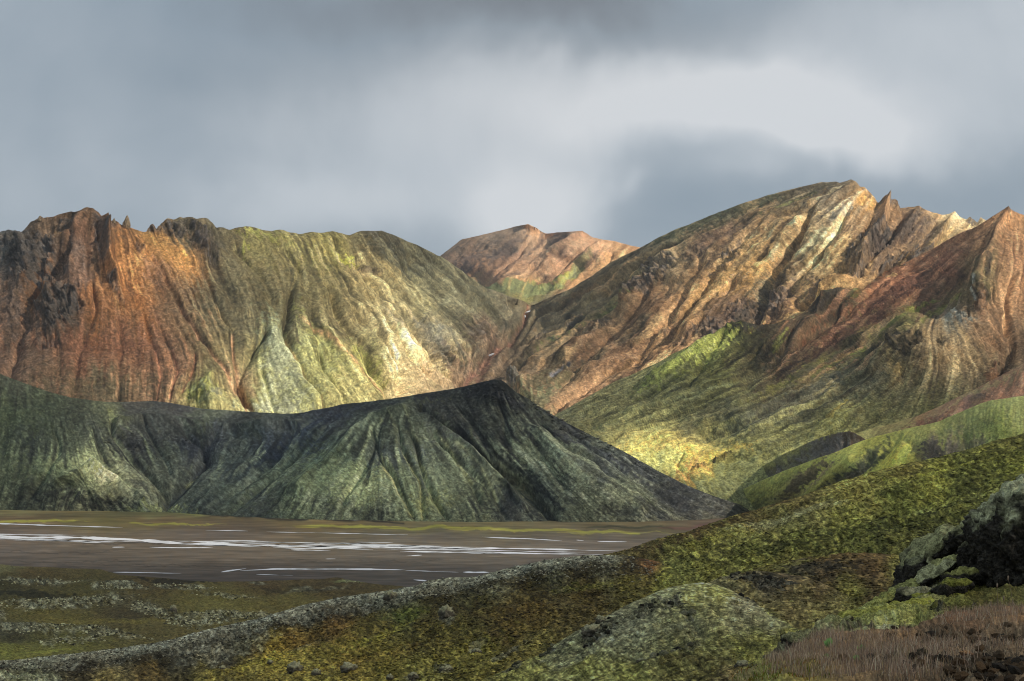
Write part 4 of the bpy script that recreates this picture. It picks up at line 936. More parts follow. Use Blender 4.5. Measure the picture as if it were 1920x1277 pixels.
# ---- the dark front hill ---------------------------------------------
HT = [(-160, 640), (0, 701), (40, 716), (70, 727), (100, 737), (135, 746), (165, 750), (200, 754), (250, 753), (290, 752), (330, 757), (380, 766), (430, 770), (480, 772), (530, 776), (560, 775), (585, 770), (620, 763), (640, 758), (700, 753), (740, 746), (770, 742),
      (820, 734), (850, 729), (880, 722), (905, 715), (928, 711), (940, 713), (948, 718), (957, 726), (967, 735), (990, 747), (1010, 762), (1040, 780), (1080, 801), (1120, 823), (1180, 852), (1240, 886), (1290, 911), (1340, 931), (1385, 945), (1406, 957), (1440, 975)]
terrain(dict(id='hill', name='hill', label='dark moss streaked hill with a flat tilted top standing at the edge of the plain',
    mat=M_HILL, x=(-300, 1440), step=1.8, jag=.5, jagmask=[(-160, .5), (900, .5), (940, 1.5), (1100, 1.6), (1300, .6), (1440, .5)], top=HT,
    bot=[(-160, 970), (0, 971), (200, 973), (300, 974), (420, 978), (550, 985), (700, 988), (900, 990), (1100, 990), (1250, 988), (1350, 980), (1440, 985)],
    depth=[(-160, 640, 1920), (0, 701, 1930), (100, 737, 1935), (200, 754, 1965), (290, 752, 2050), (430, 770, 2070), (530, 776, 2030), (640, 758, 1810), (770, 742, 1690), (928, 711, 1650), (990, 747, 1640), (1080, 801, 1600), (1240, 886, 1560), (1340, 931, 1590), (1406, 957, 1680), (1440, 975, 1700),
           (-160, 955, 1810), (0, 956, 1800), (200, 959, 1760), (420, 966, 1620), (550, 972, 1540), (700, 975, 1500), (900, 978, 1465), (1100, 978, 1465), (1250, 976, 1490), (1350, 965, 1560),
           (-160, 972, 1800), (0, 972, 1795), (200, 974, 1755), (420, 980, 1615), (700, 989, 1497), (900, 991, 1462), (1100, 991, 1462), (1250, 989, 1488),
           (300, 948, 1735), (340, 925, 1760), (385, 870, 1835), (440, 800, 1950), (215, 790, 1910), (260, 860, 1850), (300, 790, 1930), (300, 820, 1880), (360, 880, 1810),
           (100, 800, 1860), (100, 870, 1800), (180, 895, 1775), (200, 930, 1758), (0, 850, 1850), (60, 780, 1880), (400, 785, 1970), (500, 790, 1900), (500, 850, 1760), (440, 920, 1680), (600, 800, 1720), (600, 880, 1620), (540, 930, 1590),
           (760, 775, 1650), (730, 800, 1630), (750, 880, 1550), (850, 800, 1640), (900, 850, 1600), (960, 920, 1550), (960, 800, 1610), (1050, 880, 1530), (1150, 900, 1520), (820, 760, 1665), (650, 920, 1550), (850, 920, 1520)],
    gullies=[([(330, 800), (380, 830), (388, 860), (360, 890), (340, 915), (310, 935), (300, 955)], 9, 7, .15), ([(205, 775), (215, 810), (240, 850), (280, 890), (310, 925)], 7, 6, .1), ([(560, 800), (500, 870), (440, 915), (400, 950)], 7, 5), ([(640, 770), (560, 850), (470, 920), (420, 960)], 8, 6, .2),
             ([(770, 755), (820, 790), (870, 820), (920, 860), (960, 895), (1000, 930), (1030, 965)], 9, 13, .1), ([(850, 760), (890, 800), (930, 850)], 7, 5), ([(700, 800), (712, 860), (745, 910), (775, 965)], 5, 5), ([(745, 790), (755, 840), (785, 890), (795, 968)], 5, 5),
             ([(765, 800), (790, 860), (800, 900), (812, 930), (838, 968)], 5, 6), ([(800, 800), (850, 850), (890, 910), (900, 940)], 5, 5), ([(820, 820), (880, 880), (930, 930), (950, 970)], 5, 4), ([(930, 740), (945, 790), (950, 830)], 6, 4), ([(1010, 850), (1060, 910)], 7, 4),
             ([(720, 800), (690, 860), (640, 940)], 5, 4), ([(1000, 780), (1080, 850), (1180, 920)], 5, 3), ([(1060, 810), (1160, 880), (1280, 950)], 5, 3), ([(260, 780), (300, 850), (320, 890)], 5, 3), ([(170, 800), (200, 870), (250, 930)], 6, 4), ([(100, 790), (110, 850), (60, 930)], 6, 4), ([(410, 810), (380, 850)], 6, 4)],
    ridges=[([(760, 770), (700, 790), (640, 850), (560, 920)], 16, 7, 0), ([(780, 765), (850, 820), (900, 865), (940, 905), (980, 950)], 9, 7, .1), ([(985, 790), (1060, 860), (1140, 910), (1200, 950)], 18, 6), ([(170, 880), (215, 905), (270, 940)], 16, 7, 0), ([(420, 805), (480, 800), (560, 795)], 9, 5, 0), ([(220, 790), (300, 790), (380, 800)], 9, 6, 0), ([(110, 905), (160, 885), (180, 880)], 12, 5, 0)],
    flows=[[(700, 790), (600, 890), (560, 960)], [(740, 790), (700, 880), (690, 970)], [(800, 790), (860, 880), (890, 970)], [(900, 770), (1000, 870), (1080, 970)], [(980, 750), (1100, 850), (1260, 960)], [(1060, 800), (1200, 880), (1360, 950)], [(450, 810), (420, 860), (350, 930)], [(280, 800), (300, 880)],
           [(50, 740), (60, 850), (20, 950)], [(150, 770), (170, 860), (120, 950)], [(200, 880), (270, 945)], [(0, 720), (-60, 900)], [(640, 765), (500, 780), (300, 765)], [(930, 715), (780, 745), (650, 765)]],
    crags=[(940, 740, 30, 14, 30, .5), (250, 840, 24, 18, 30, .35), (350, 825, 60, 10, 10, .4), (1040, 778, 40, 4, 30, .6)], cragamp=5, cragwl=18, cragcolor=(60, 62, 66),
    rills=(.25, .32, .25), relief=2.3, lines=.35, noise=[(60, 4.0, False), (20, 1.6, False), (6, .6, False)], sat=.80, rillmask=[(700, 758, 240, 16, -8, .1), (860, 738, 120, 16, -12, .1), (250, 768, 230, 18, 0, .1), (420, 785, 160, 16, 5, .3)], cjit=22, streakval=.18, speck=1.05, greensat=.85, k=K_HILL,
    colors=[(20, 720, (70, 76, 56)), (80, 760, (72, 82, 52)), (150, 765, (62, 68, 48)), (60, 830, (58, 66, 52)), (20, 900, (74, 84, 54)), (0, 780, (76, 88, 54)), (130, 830, (82, 92, 64)), (180, 800, (76, 82, 68)), (110, 880, (104, 118, 72)), (165, 890, (150, 160, 90)), (205, 905, (140, 146, 96)), (240, 925, (96, 104, 74)), (130, 930, (64, 68, 52)),
            (200, 945, (52, 54, 46)), (60, 940, (60, 66, 50)), (250, 760, (58, 58, 56)), (350, 775, (64, 66, 66)), (330, 765, (58, 58, 58)), (240, 830, (62, 64, 62)), (200, 780, (92, 100, 58)), (300, 800, (60, 66, 60)), (380, 795, (82, 94, 66)), (400, 820, (54, 62, 72)), (320, 860, (74, 84, 66)), (360, 840, (50, 56, 64)), (470, 775, (64, 66, 60)),
            (480, 800, (76, 86, 66)), (500, 830, (52, 62, 76)), (540, 800, (70, 78, 70)), (600, 780, (60, 66, 74)), (580, 840, (52, 64, 82)), (450, 870, (84, 96, 80)), (430, 920, (84, 96, 72)), (520, 890, (96, 110, 82)), (600, 890, (104, 122, 78)), (560, 930, (96, 112, 70)), (480, 950, (58, 66, 58)), (640, 850, (96, 112, 78)),
            (700, 765, (50, 52, 54)), (800, 745, (46, 48, 50)), (900, 722, (40, 42, 46)), (640, 765, (46, 52, 62)), (700, 800, (92, 106, 74)), (670, 910, (136, 152, 88)), (620, 940, (72, 80, 60)), (720, 850, (76, 86, 80)), (760, 800, (88, 98, 70)), (740, 900, (104, 118, 74)), (800, 860, (72, 82, 80)), (790, 930, (112, 124, 74)), (700, 960, (84, 90, 64)),
            (850, 870, (104, 118, 84)), (850, 790, (66, 68, 62)), (880, 830, (86, 92, 84)), (930, 870, (128, 134, 100)), (900, 770, (56, 60, 52)), (950, 740, (42, 44, 42)), (940, 800, (66, 72, 58)), (900, 920, (100, 112, 70)), (960, 950, (56, 60, 54)), (870, 960, (84, 92, 60)), (1000, 800, (72, 78, 62)), (980, 860, (96, 108, 70)), (1040, 850, (130, 140, 98)),
            (1020, 920, (60, 68, 56)), (1080, 880, (118, 130, 92)), (1100, 940, (76, 84, 58)), (1060, 800, (66, 66, 64)), (1140, 870, (88, 96, 86)), (1180, 930, (112, 122, 84)), (1200, 880, (74, 78, 78)), (1280, 930, (80, 84, 82)), (1180, 965, (56, 62, 50)), (1270, 960, (88, 92, 74)), (1360, 950, (78, 80, 72)), (1300, 970, (92, 92, 76))],
    patches=[(165, 888, 26, 9, 15, (196, 200, 116), .85, 1.0), (200, 904, 28, 6, 12, (204, 200, 150), .8, 1.0), (100, 880, 60, 20, 10, (120, 136, 76), .5, 1.7), (670, 910, 50, 34, -30, (168, 182, 102), .6, 1.7), (600, 900, 60, 40, -35, (120, 138, 78), .5, 1.8), (520, 880, 90, 24, -38, (104, 122, 78), .4, 1.8), (830, 870, 60, 50, 40, (126, 142, 96), .45, 1.8), (800, 935, 40, 18, 0, (152, 158, 74), .5, 1.7),
             (1080, 870, 110, 14, 35, (154, 164, 118), .6, 1.5), (940, 880, 60, 8, 42, (160, 158, 116), .6, 1.2), (960, 940, 50, 16, 30, (44, 48, 46), .75, 1.2), (1000, 900, 80, 9, 45, (40, 46, 44), .75, 1.2), (1180, 962, 50, 10, 8, (48, 52, 44), .7, 1.3), (650, 950, 110, 9, 5, (50, 56, 48), .6, 1.4), (150, 940, 90, 14, 5, (46, 48, 42), .7, 1.3), (890, 935, 40, 12, 30, (56, 60, 50), .6, 1.5),
             (970, 760, 50, 14, 35, (48, 50, 46), .6, 1.3), (540, 830, 90, 12, -33, (40, 54, 76), .6, 1.2), (380, 835, 50, 12, 5, (44, 54, 68), .5, 1.2), (1120, 850, 90, 8, 30, (72, 74, 82), .6, 1.3), (770, 760, 60, 6, -12, (84, 88, 52), .5, 1.3), (210, 782, 12, 10, 60, (116, 124, 62), .7, 1.0), (1060, 900, 20, 12, 45, (56, 62, 56), .6, 1.2), (300, 955, 60, 7, 0, (136, 146, 72), .7, 1.4), (-60, 850, 80, 60, 0, (96, 110, 62), .4, 1.8), (30, 780, 60, 20, 20, (92, 106, 60), .5, 1.8)],
    stripes=[([(712, 840), (720, 880), (745, 915), (775, 968)], 2.6, (158, 158, 96), .7), ([(752, 840), (785, 890), (793, 968)], 2.6, (158, 160, 90), .7), ([(775, 830), (800, 880), (806, 925)], 2.4, (150, 156, 86), .6), ([(725, 790), (700, 810), (680, 850)], 2.5, (128, 136, 76), .5), ([(820, 810), (850, 845), (890, 905)], 2.4, (150, 154, 92), .6), ([(850, 830), (900, 880), (935, 935)], 2.2, (136, 142, 86), .5),
             ([(880, 800), (905, 860), (960, 900)], 2.4, (118, 124, 70), .5), ([(386, 860), (360, 890), (340, 915), (306, 935)], 4, (40, 48, 56), .7), ([(390, 865), (345, 905)], 2, (130, 138, 74), .4), ([(735, 770), (740, 800), (745, 840)], 2.4, (126, 132, 80), .5), ([(760, 765), (770, 800), (790, 850)], 2.4, (120, 128, 76), .5)],
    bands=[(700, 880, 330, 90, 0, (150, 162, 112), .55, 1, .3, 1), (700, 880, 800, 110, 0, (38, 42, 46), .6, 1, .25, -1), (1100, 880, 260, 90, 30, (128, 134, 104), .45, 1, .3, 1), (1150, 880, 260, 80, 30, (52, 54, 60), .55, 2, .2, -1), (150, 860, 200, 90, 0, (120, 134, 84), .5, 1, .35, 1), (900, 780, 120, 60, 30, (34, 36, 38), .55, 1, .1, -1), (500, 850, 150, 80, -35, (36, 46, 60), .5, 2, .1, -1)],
    back=(260, 150)))

# ---- river plain -------------------------------------------------------
terrain(dict(id='plain', name='river_plain', label='flat grey brown gravel plain crossed by thin braided streams', mat=M_PLAIN, x=(-300, 1700), step=3.0, vstep=1.1, plane=0.0,
    top=[(-300, 940), (1700, 940)], bot=[(-300, 1210), (1700, 1210)], vertical=True, noise=[(160, .12, False)], back=(400, .5), cjit=18, csoft=9,
    colors=[(0, 962, (112, 112, 70)), (300, 964, (110, 112, 66)), (600, 972, (120, 112, 72)), (900, 981, (122, 112, 70)), (1200, 985, (112, 100, 68)), (1350, 985, (110, 92, 78)),
            (0, 972, (118, 92, 62)), (300, 975, (112, 90, 60)), (600, 981, (118, 98, 56)), (900, 990, (104, 98, 66)), (1200, 992, (96, 92, 58)), (200, 979, (104, 98, 44)), (0, 985, (96, 84, 70)), (450, 987, (98, 84, 66)), (800, 995, (108, 104, 70)), (1100, 1000, (112, 104, 84)), (1300, 1010, (104, 96, 88)),
            (0, 1000, (98, 88, 82)), (400, 1000, (98, 90, 84)), (800, 1005, (100, 94, 90)), (1100, 1012, (102, 96, 92)), (0, 1040, (96, 88, 80)), (400, 1040, (96, 88, 78)), (800, 1040, (96, 90, 82)), (1100, 1040, (98, 92, 86)), (0, 1080, (90, 82, 76)), (500, 1080, (88, 80, 74)), (800, 1080, (90, 84, 78)), (300, 1150, (84, 76, 70)), (900, 1150, (84, 78, 72))],
    patches=[(50, 978, 110, 2.2, 0, (156, 150, 40), .9, .25), (330, 982, 90, 1.6, 0, (150, 146, 40), .8, .25), (720, 987, 160, 2.4, 0.4, (160, 156, 44), .85, .5), (1000, 994, 170, 2.0, 0.6, (156, 152, 60), .8, .25), (1150, 999, 120, 1.5, 0, (146, 140, 66), .7, .25), (580, 986, 60, 1.6, 0, (132, 118, 46), .6, .25),
             (640, 974, 120, 2.0, .5, (44, 42, 34), .7, .25), (1180, 988, 90, 1.6, 0, (62, 64, 44), .6, .25), (480, 969, 110, 1.5, .5, (50, 46, 38), .6, .9), (1290, 988, 60, 2.6, -2, (120, 84, 76), .7, .25), (380, 960, 60, 4, 0, (140, 142, 66), .7, .25),
             (300, 1021, 190, 1.6, 0, (70, 64, 58), .7, .25), (700, 1052, 190, 1.2, 0, (70, 66, 60), .6, .25), (150, 1054, 160, 1.4, 0, (68, 62, 56), .6, .25), (900, 1035, 200, 1.2, 0, (72, 66, 62), .6, .25), (300, 1062, 200, 1.1, 0, (66, 60, 54), .6, .25), (100, 1036, 160, 1.0, 0, (70, 64, 60), .6, .25)],
    stripes=[([(-300, 976), (0, 977), (140, 978.5)], 1.7, (150, 148, 44), .9), ([(240, 982), (350, 983)], 1.5, (146, 144, 44), .9), ([(540, 985), (750, 988), (900, 991), (1060, 995), (1200, 1000)], 2.0, (152, 152, 50), .95), ([(380, 966), (480, 970), (620, 974), (760, 978)], 1.6, (36, 34, 30), .8), ([(1100, 986), (1260, 990)], 1.6, (58, 60, 42), .6)], speck=.55, nfs=(70.0, 2.2), cax=.12, k=K_PLAIN))

# far reaching ground below everything
th = np.linspace(0, 2 * math.pi, 49)[:-1]
rr = np.array([60, 400, 2000, 8000, 30000.0])
gv = np.array([(r * math.cos(a), r * math.sin(a), -2.0) for r in rr for a in th])
gq = np.array([(i * 48 + j, i * 48 + (j + 1) % 48, (i + 1) * 48 + (j + 1) % 48, (i + 1) * 48 + j) for i in range(4) for j in range(48)])
gv = np.vstack([gv, [(0, 0, -2.0)]])
gq = np.vstack([gq, [(j, (j + 1) % 48, 192 + 48, 192 + 48) for j in range(0)]]) if False else gq
tag(mesh_obj('ground', gv, gq, M_PLAIN, colors=np.full((len(gv), 3), 0.18)), 'dark open ground around the valley', kind='structure')

# ---- streams ------------------------------------------------------------
mw = bpy.data.materials.new('glacial_water_sky_white')
mw.use_nodes = True
T = NT(mw.node_tree)
o_ = T.n('ShaderNodeOutputMaterial')
wtc = T.n('ShaderNodeTexCoord').outputs['Object']
wv_ = T.noise(wtc, 0.8, 4, 0.7)
wb = T.n('ShaderNodeBump', ins={'Strength': 1.0, 'Distance': 0.35, 'Height': wv_})
pr = T.n('ShaderNodeBsdfPrincipled', ins={'Base Color': (0.93, 0.94, 0.96, 1), 'Roughness': 0.35, 'Specular IOR Level': 1.0})  # near-white base: pale silt plus reflected sky put into the colour
T.link(wb.outputs[0], pr.inputs['Normal'])
T.link(pr.outputs[0], o_.inputs[0])


def stream(pts, w, label, seed):
    """braided channel lying 4 cm above the gravel; pts along its middle in photo pixels, w thickness in photo pixels"""
    p = np.array(pts, float)
    n = int((p[-1, 0] - p[0, 0]) / 4) + 2
    x = np.linspace(p[0, 0], p[-1, 0], n)
    y = np.interp(x, p[:, 0], p[:, 1])
    t = np.linspace(0, 1, n)
    env = np.clip(np.minimum(t, 1 - t) * 5, 0.03, 1) ** .7
    hw = w * env * np.clip(2.1 * fbm2(x / 34, x * 0 + seed, 4, seed) - .35, .12, 1.4) * .75
    y = y + (fbm2(x / 60, x * 0, 3, seed + 40) - .5) * 1.2
    a = on_plane(x, y - hw, 0.12)
    b = on_plane(x, y + hw, 0.12)
    a[:, 2] += .02
    b[:, 2] += .02
    V = np.empty((2 * n, 3))
    V[0::2], V[1::2] = a, b
    i = np.arange(n - 1) * 2
    Q = np.stack([i + 1, i + 3, i + 2, i], -1)
    tag(mesh_obj('stream', V, Q, mw), label, kind='structure')


STREAMS = [([(-200, 981), (0, 982), (60, 984), (120, 986), (230, 989)], 1.5, 'thin pale stream nearest the hill on the left'),
    ([(-200, 1003), (0, 1006), (60, 1008), (160, 1008), (250, 1012), (330, 1018), (440, 1021), (560, 1024), (700, 1031)], 3.2, 'widest white stream crossing the plain'),
    ([(60, 1012), (120, 1014), (190, 1018)], 1.6, 'short branch under the widest stream'), ([(210, 1026), (234, 1026)], 1.2, 'short pool left of centre'),
    ([(280, 1026), (340, 1027), (400, 1027)], 1.4, 'thin stream below the widest one'), ([(385, 994), (465, 996)], 1.3, 'short bright streak near the grassy edge'),
    ([(500, 997), (640, 1000), (765, 1003)], 1.4, 'long thin streak behind the wide streams'), ([(400, 1014), (470, 1014), (520, 1016)], 1.0, 'faint streak above the wide stream'),
    ([(500, 1017), (640, 1019), (760, 1024), (900, 1028), (1000, 1029), (1160, 1033)], 2.2, 'long bright stream running behind the mossy ridge'), ([(580, 1024), (700, 1026), (860, 1028)], 2.0, 'middle strand of the wide stream'),
    ([(545, 1031), (620, 1032)], 1.4, 'short strand under the stream'), ([(750, 1034), (880, 1036), (1000, 1038), (1130, 1040)], 2.0, 'stream strand ending at the mossy ridge'), ([(760, 1043), (792, 1041)], 2.2, 'short slanting pool'),
    ([(903, 1007), (990, 1010), (1055, 1014)], 1.3, 'thin streak on the right of the plain'), ([(1080, 1013), (1095, 1014)], 1.0, 'tiny pool on the right'), ([(1120, 1015), (1176, 1016)], 1.4, 'last bright streak before the green slope'),
    ([(212, 1073), (290, 1074), (340, 1075)], 1.7, 'near stream at the left edge of the heath'), ([(414, 1073), (440, 1069), (462, 1066)], 2.6, 'slanting mouth of the near stream'), ([(450, 1070), (520, 1067), (640, 1067), (760, 1069)], 1.8, 'long near stream'),
    ([(480, 1077), (550, 1079)], 1.0, 'faint near streak'), ([(0, 1010), (60, 1011), (130, 1011)], 1.2, 'faint lower strand of the widest stream at the left edge'), ([(280, 1014), (350, 1015), (430, 1018)], 1.2, 'upper strand where the widest stream narrows'),
    ([(600, 1018), (700, 1020), (820, 1025)], 1.1, 'thin strand above the middle of the wide stream'), ([(700, 1029), (800, 1031), (900, 1031)], 1.2, 'thin strand under the middle of the wide stream'), ([(860, 1033), (960, 1033), (1100, 1036)], 1.0, 'narrow strand between the two right hand streams'),
    ([(470, 1023), (510, 1024)], .8, 'faint pool under the stream bend'), ([(610, 1048), (630, 1048)], .8, 'tiny bluish pool in the gravel'), ([(65, 1067), (72, 1067)], 2.0, 'small white pool by the heath edge'), ([(760, 1070), (860, 1073)], .9, 'faint continuation of the long near stream'), ([(868, 1073), (918, 1073)], 2.0, 'near streak beside the mossy ridge'), ([(775, 1087), (800, 1089)], 1.4, 'short near pool beside the ridge'), ([(640, 974), (700, 975), (760, 976)], 1.0, 'thin bright line at the foot of the hill')]
grs = np.random.default_rng(5)
BELT = [(-200, 1004), (0, 1009), (160, 1011), (330, 1017), (560, 1023), (760, 1027), (960, 1032), (1200, 1037)]
where = ['beside the widest stream on the left', 'in the bend of the wide stream', 'in the middle of the plain', 'towards the green slope']
for q_ in range(22):
    a_ = grs.uniform(-100, 1000)
    l2 = grs.uniform(70, 260)
    o2 = grs.uniform(-9, 10)
    xs = np.linspace(a_, a_ + l2, 4)
    STREAMS.append(([(x_, float(interp_poly(BELT, x_)) + o2 + grs.uniform(-.6, .6)) for x_ in xs], grs.uniform(.5, 1.1), 'thin silver side channel ' + where[min(3, int(max(0, a_) // 270))]))
for i_, (p_, w_, l_) in enumerate(STREAMS):
    stream(p_, w_, l_, i_ * 3 + 2)

# ---- left lowland of mossy lava -----------------------------------------
terrain(dict(id='low', name='lava_field', label='low olive heath with strips of grey lava rubble beside the gravel plain', mat=M_MOSS, x=(-200, 900), step=1.9, plane=2.0, jag=.8,
    top=[(-200, 1056), (0, 1058), (79, 1064), (186, 1067), (222, 1077), (317, 1085), (396, 1091), (500, 1089), (554, 1088), (600, 1086), (633, 1083), (655, 1087), (693, 1094), (760, 1100), (900, 1120)],
    bot=[(-200, 1285), (0, 1280), (900, 1180)], vertical=True, noise=[(28, 2.0, False), (7, .4, False), (2.2, .15, 2)], speck=1.8, flatspeck=.5, vstep=1.3, nfs=(8.0, 2.6), lumpy=True, cjit=16, csoft=10, cax=.35,
    lumps=[(60, 1090, 100, 6, 0, .9), (230, 1100, 60, 6, 2, .9), (340, 1100, 60, 6, 5, .9), (430, 1118, 60, 4, 4, .7), (110, 1130, 130, 11, -3, 1), (300, 1150, 70, 12, 20, .8), (440, 1155, 90, 8, 2, .9), (380, 1168, 60, 6, 0, .9), (480, 1093, 20, 3, 0, .7), (60, 1180, 80, 9, 0, .8), (200, 1186, 80, 9, 6, .9), (130, 1200, 60, 9, 0, .7), (600, 1105, 70, 5, -4, .5), (0, 1150, 16, 14, 0, .7), (325, 1145, 8, 9, 0, .9), (670, 1090, 30, 4, 0, .5)],
    lumpsize=(3.0, 1.0), lumpcolor=(92, 94, 88),
    colors=[(60, 1075, (70, 60, 36)), (300, 1090, (66, 56, 34)), (500, 1095, (70, 58, 38)), (0, 1100, (52, 50, 32)), (150, 1110, (66, 62, 34)), (400, 1110, (78, 72, 40)), (400, 1130, (88, 84, 44)), (550, 1125, (84, 78, 42)), (100, 1160, (84, 78, 40)), (300, 1175, (78, 72, 44)), (20, 1190, (56, 54, 42)), (80, 1215, (84, 84, 42)), (0, 1225, (92, 94, 44)), (600, 1100, (64, 54, 36)), (240, 1150, (60, 54, 38)), (0, 1060, (84, 84, 62))],
    patches=[(330, 1088, 70, 5, 3, (30, 28, 22), .8, .8), (60, 1114, 110, 5, 0, (30, 30, 20), .8, .9), (560, 1105, 80, 4, 0, (36, 34, 24), .6, 1.0), (660, 1091, 40, 3, 0, (96, 104, 72), .8, .6), (200, 1165, 150, 5, 0, (98, 90, 42), .6, 1.2), (70, 1222, 80, 5, -5, (110, 114, 44), .7, 1.0)], k=K_NEAR * np.array([1.22, 1.16, 1.15]), back=(12, 5)))  # near-black strips are shadows painted into the heath colour

LT_RIDGE = [(-160, 1250), (0, 1239), (79, 1231), (158, 1223), (237, 1213), (317, 1201), (356, 1188), (435, 1170), (515, 1150), (574, 1134), (633, 1121), (693, 1111), (752, 1102), (803, 1089), (898, 1080), (937, 1069), (997, 1055), (1056, 1045), (1147, 1040), (1195, 1045), (1234, 1052), (1262, 1066), (1400, 1130)]

# ---- near slopes ---------------------------------------------------------
NB = dict(mat=M_MOSS, jag=1.0, speck=1.5, cjit=12, warp=4, lumpy=True, vstep=1.2, sat=.80, nfs=(9.0, 3.4), csoft=12)
terrain(dict(NB, id='slope', name='hillside', label='long olive moss slope rising to the right edge', x=(1060, 2350), step=1.8,
    top=[(1060, 1060), (1127, 1041), (1155, 1035), (1190, 1023), (1234, 1010), (1294, 996), (1333, 982), (1393, 962), (1411, 956), (1450, 943), (1515, 924), (1560, 907), (1617, 891), (1660, 879), (1700, 869), (1750, 857), (1802, 846), (1840, 834), (1869, 826), (1900, 817), (1920, 811), (2080, 780)],
    bot=[(1060, 1100), (1200, 1110), (1300, 1130), (1500, 1130), (2080, 1160)],
    depth=[(1060, 1060, 470), (1127, 1041, 480), (1234, 1010, 480), (1393, 962, 460), (1515, 924, 450), (1700, 869, 435), (1920, 811, 420), (2080, 780, 410), (1200, 1060, 395), (1300, 1075, 330), (1400, 1060, 330), (1500, 1010, 345), (1500, 1070, 300), (1700, 960, 340), (1700, 1040, 275), (1900, 900, 340), (1900, 1000, 270), (2080, 1000, 240), (1500, 1130, 260), (1300, 1130, 290), (1700, 1130, 230)],
    noise=[(30, 3.0, False), (9, 1.0, False), (2.4, .35, 2), (1.0, .13, 2)],
    gullies=[([(1920, 900), (1800, 925), (1700, 950), (1600, 960)], 14, 3), ([(1320, 1060), (1400, 1085), (1480, 1040)], 14, 4)], ridges=[([(1920, 870), (1750, 900), (1550, 960), (1350, 1020)], 22, 4)],
    crags=[(1500, 965, 90, 10, -14, .35), (1600, 1060, 60, 9, 0, .25)], cragamp=.4, cragwl=2.5, cragcolor=(96, 98, 88),
    colors=[(1200, 1030, (66, 58, 34)), (1300, 1005, (70, 60, 34)), (1400, 975, (78, 66, 38)), (1500, 935, (84, 74, 40)), (1700, 880, (82, 76, 36)), (1900, 825, (74, 72, 32)), (1300, 1025, (84, 84, 36)), (1400, 1000, (98, 98, 52)), (1500, 970, (98, 96, 60)), (1600, 930, (104, 98, 48)), (1750, 900, (100, 100, 38)), (1900, 870, (82, 84, 32)), (1300, 1060, (86, 86, 40)), (1270, 1075, (94, 96, 52)),
            (1400, 1040, (76, 78, 34)), (1500, 1010, (74, 76, 34)), (1600, 980, (88, 90, 40)), (1700, 940, (84, 88, 40)), (1800, 900, (74, 76, 34)), (1650, 1010, (64, 66, 32)), (1750, 990, (60, 62, 30)), (1850, 940, (70, 72, 34)), (1500, 1060, (78, 72, 36)), (1700, 1060, (76, 74, 38)), (1400, 1090, (96, 96, 48))],
    patches=[(1780, 880, 90, 7, -14, (126, 128, 36), .7, 1.3), (1460, 968, 90, 6, -14, (124, 122, 96), .5, 1.3), (1790, 942, 110, 5, -8, (104, 108, 60), .8, .6), (1600, 1000, 150, 16, -12, (54, 58, 26), .5, 1.8), (1400, 1035, 130, 14, -10, (56, 58, 26), .5, 1.8), (1850, 860, 90, 10, -14, (58, 58, 26), .5, 1.7), (1270, 1070, 36, 12, 0, (98, 102, 54), .6, .8), (1500, 925, 140, 4, -18, (74, 56, 34), .6, 1.2), (1290, 1003, 90, 4, -16, (66, 48, 28), .6, 1.2),
             (1330, 1012, 60, 5, -14, (112, 110, 40), .6, 1.2)], k=K_NEAR * np.array([.90, .86, .92]), back=(60, 22)))

terrain(dict(NB, id='swell', name='hillside', label='low rounded heath swell below the long slope', x=(1360, 1900), step=1.8,
    top=[(1360, 1085), (1400, 1070), (1433, 1061), (1484, 1050), (1550, 1042), (1590, 1037), (1634, 1036), (1701, 1041), (1760, 1050), (1900, 1070)], bot=[(1360, 1140), (1600, 1170), (1900, 1180)],
    depth=[(1360, 1085, 265), (1433, 1061, 270), (1550, 1042, 265), (1634, 1036, 260), (1701, 1041, 255), (1900, 1070, 240), (1450, 1100, 240), (1550, 1090, 225), (1650, 1100, 210), (1600, 1150, 190), (1800, 1150, 180), (1400, 1140, 220)],
    noise=[(12, 1.0, False), (4, .35, False), (1.3, .15, 2), (.6, .06, 2)], colors=[(1450, 1058, (84, 80, 40)), (1550, 1045, (78, 64, 38)), (1640, 1040, (86, 70, 42)), (1550, 1070, (56, 48, 36)), (1500, 1070, (54, 50, 40)), (1630, 1070, (70, 56, 38)), (1690, 1060, (96, 96, 48)), (1600, 1110, (80, 80, 38)), (1640, 1120, (64, 56, 36)), (1480, 1090, (90, 90, 46)), (1700, 1110, (64, 60, 36))],
    patches=[(1530, 1068, 60, 10, -4, (42, 40, 34), .7, 1.4), (1490, 1056, 70, 4, -10, (104, 104, 48), .6, 1.0), (1600, 1105, 30, 10, 20, (98, 98, 44), .6, 1.2)], k=K_NEAR, back=(16, 4)))

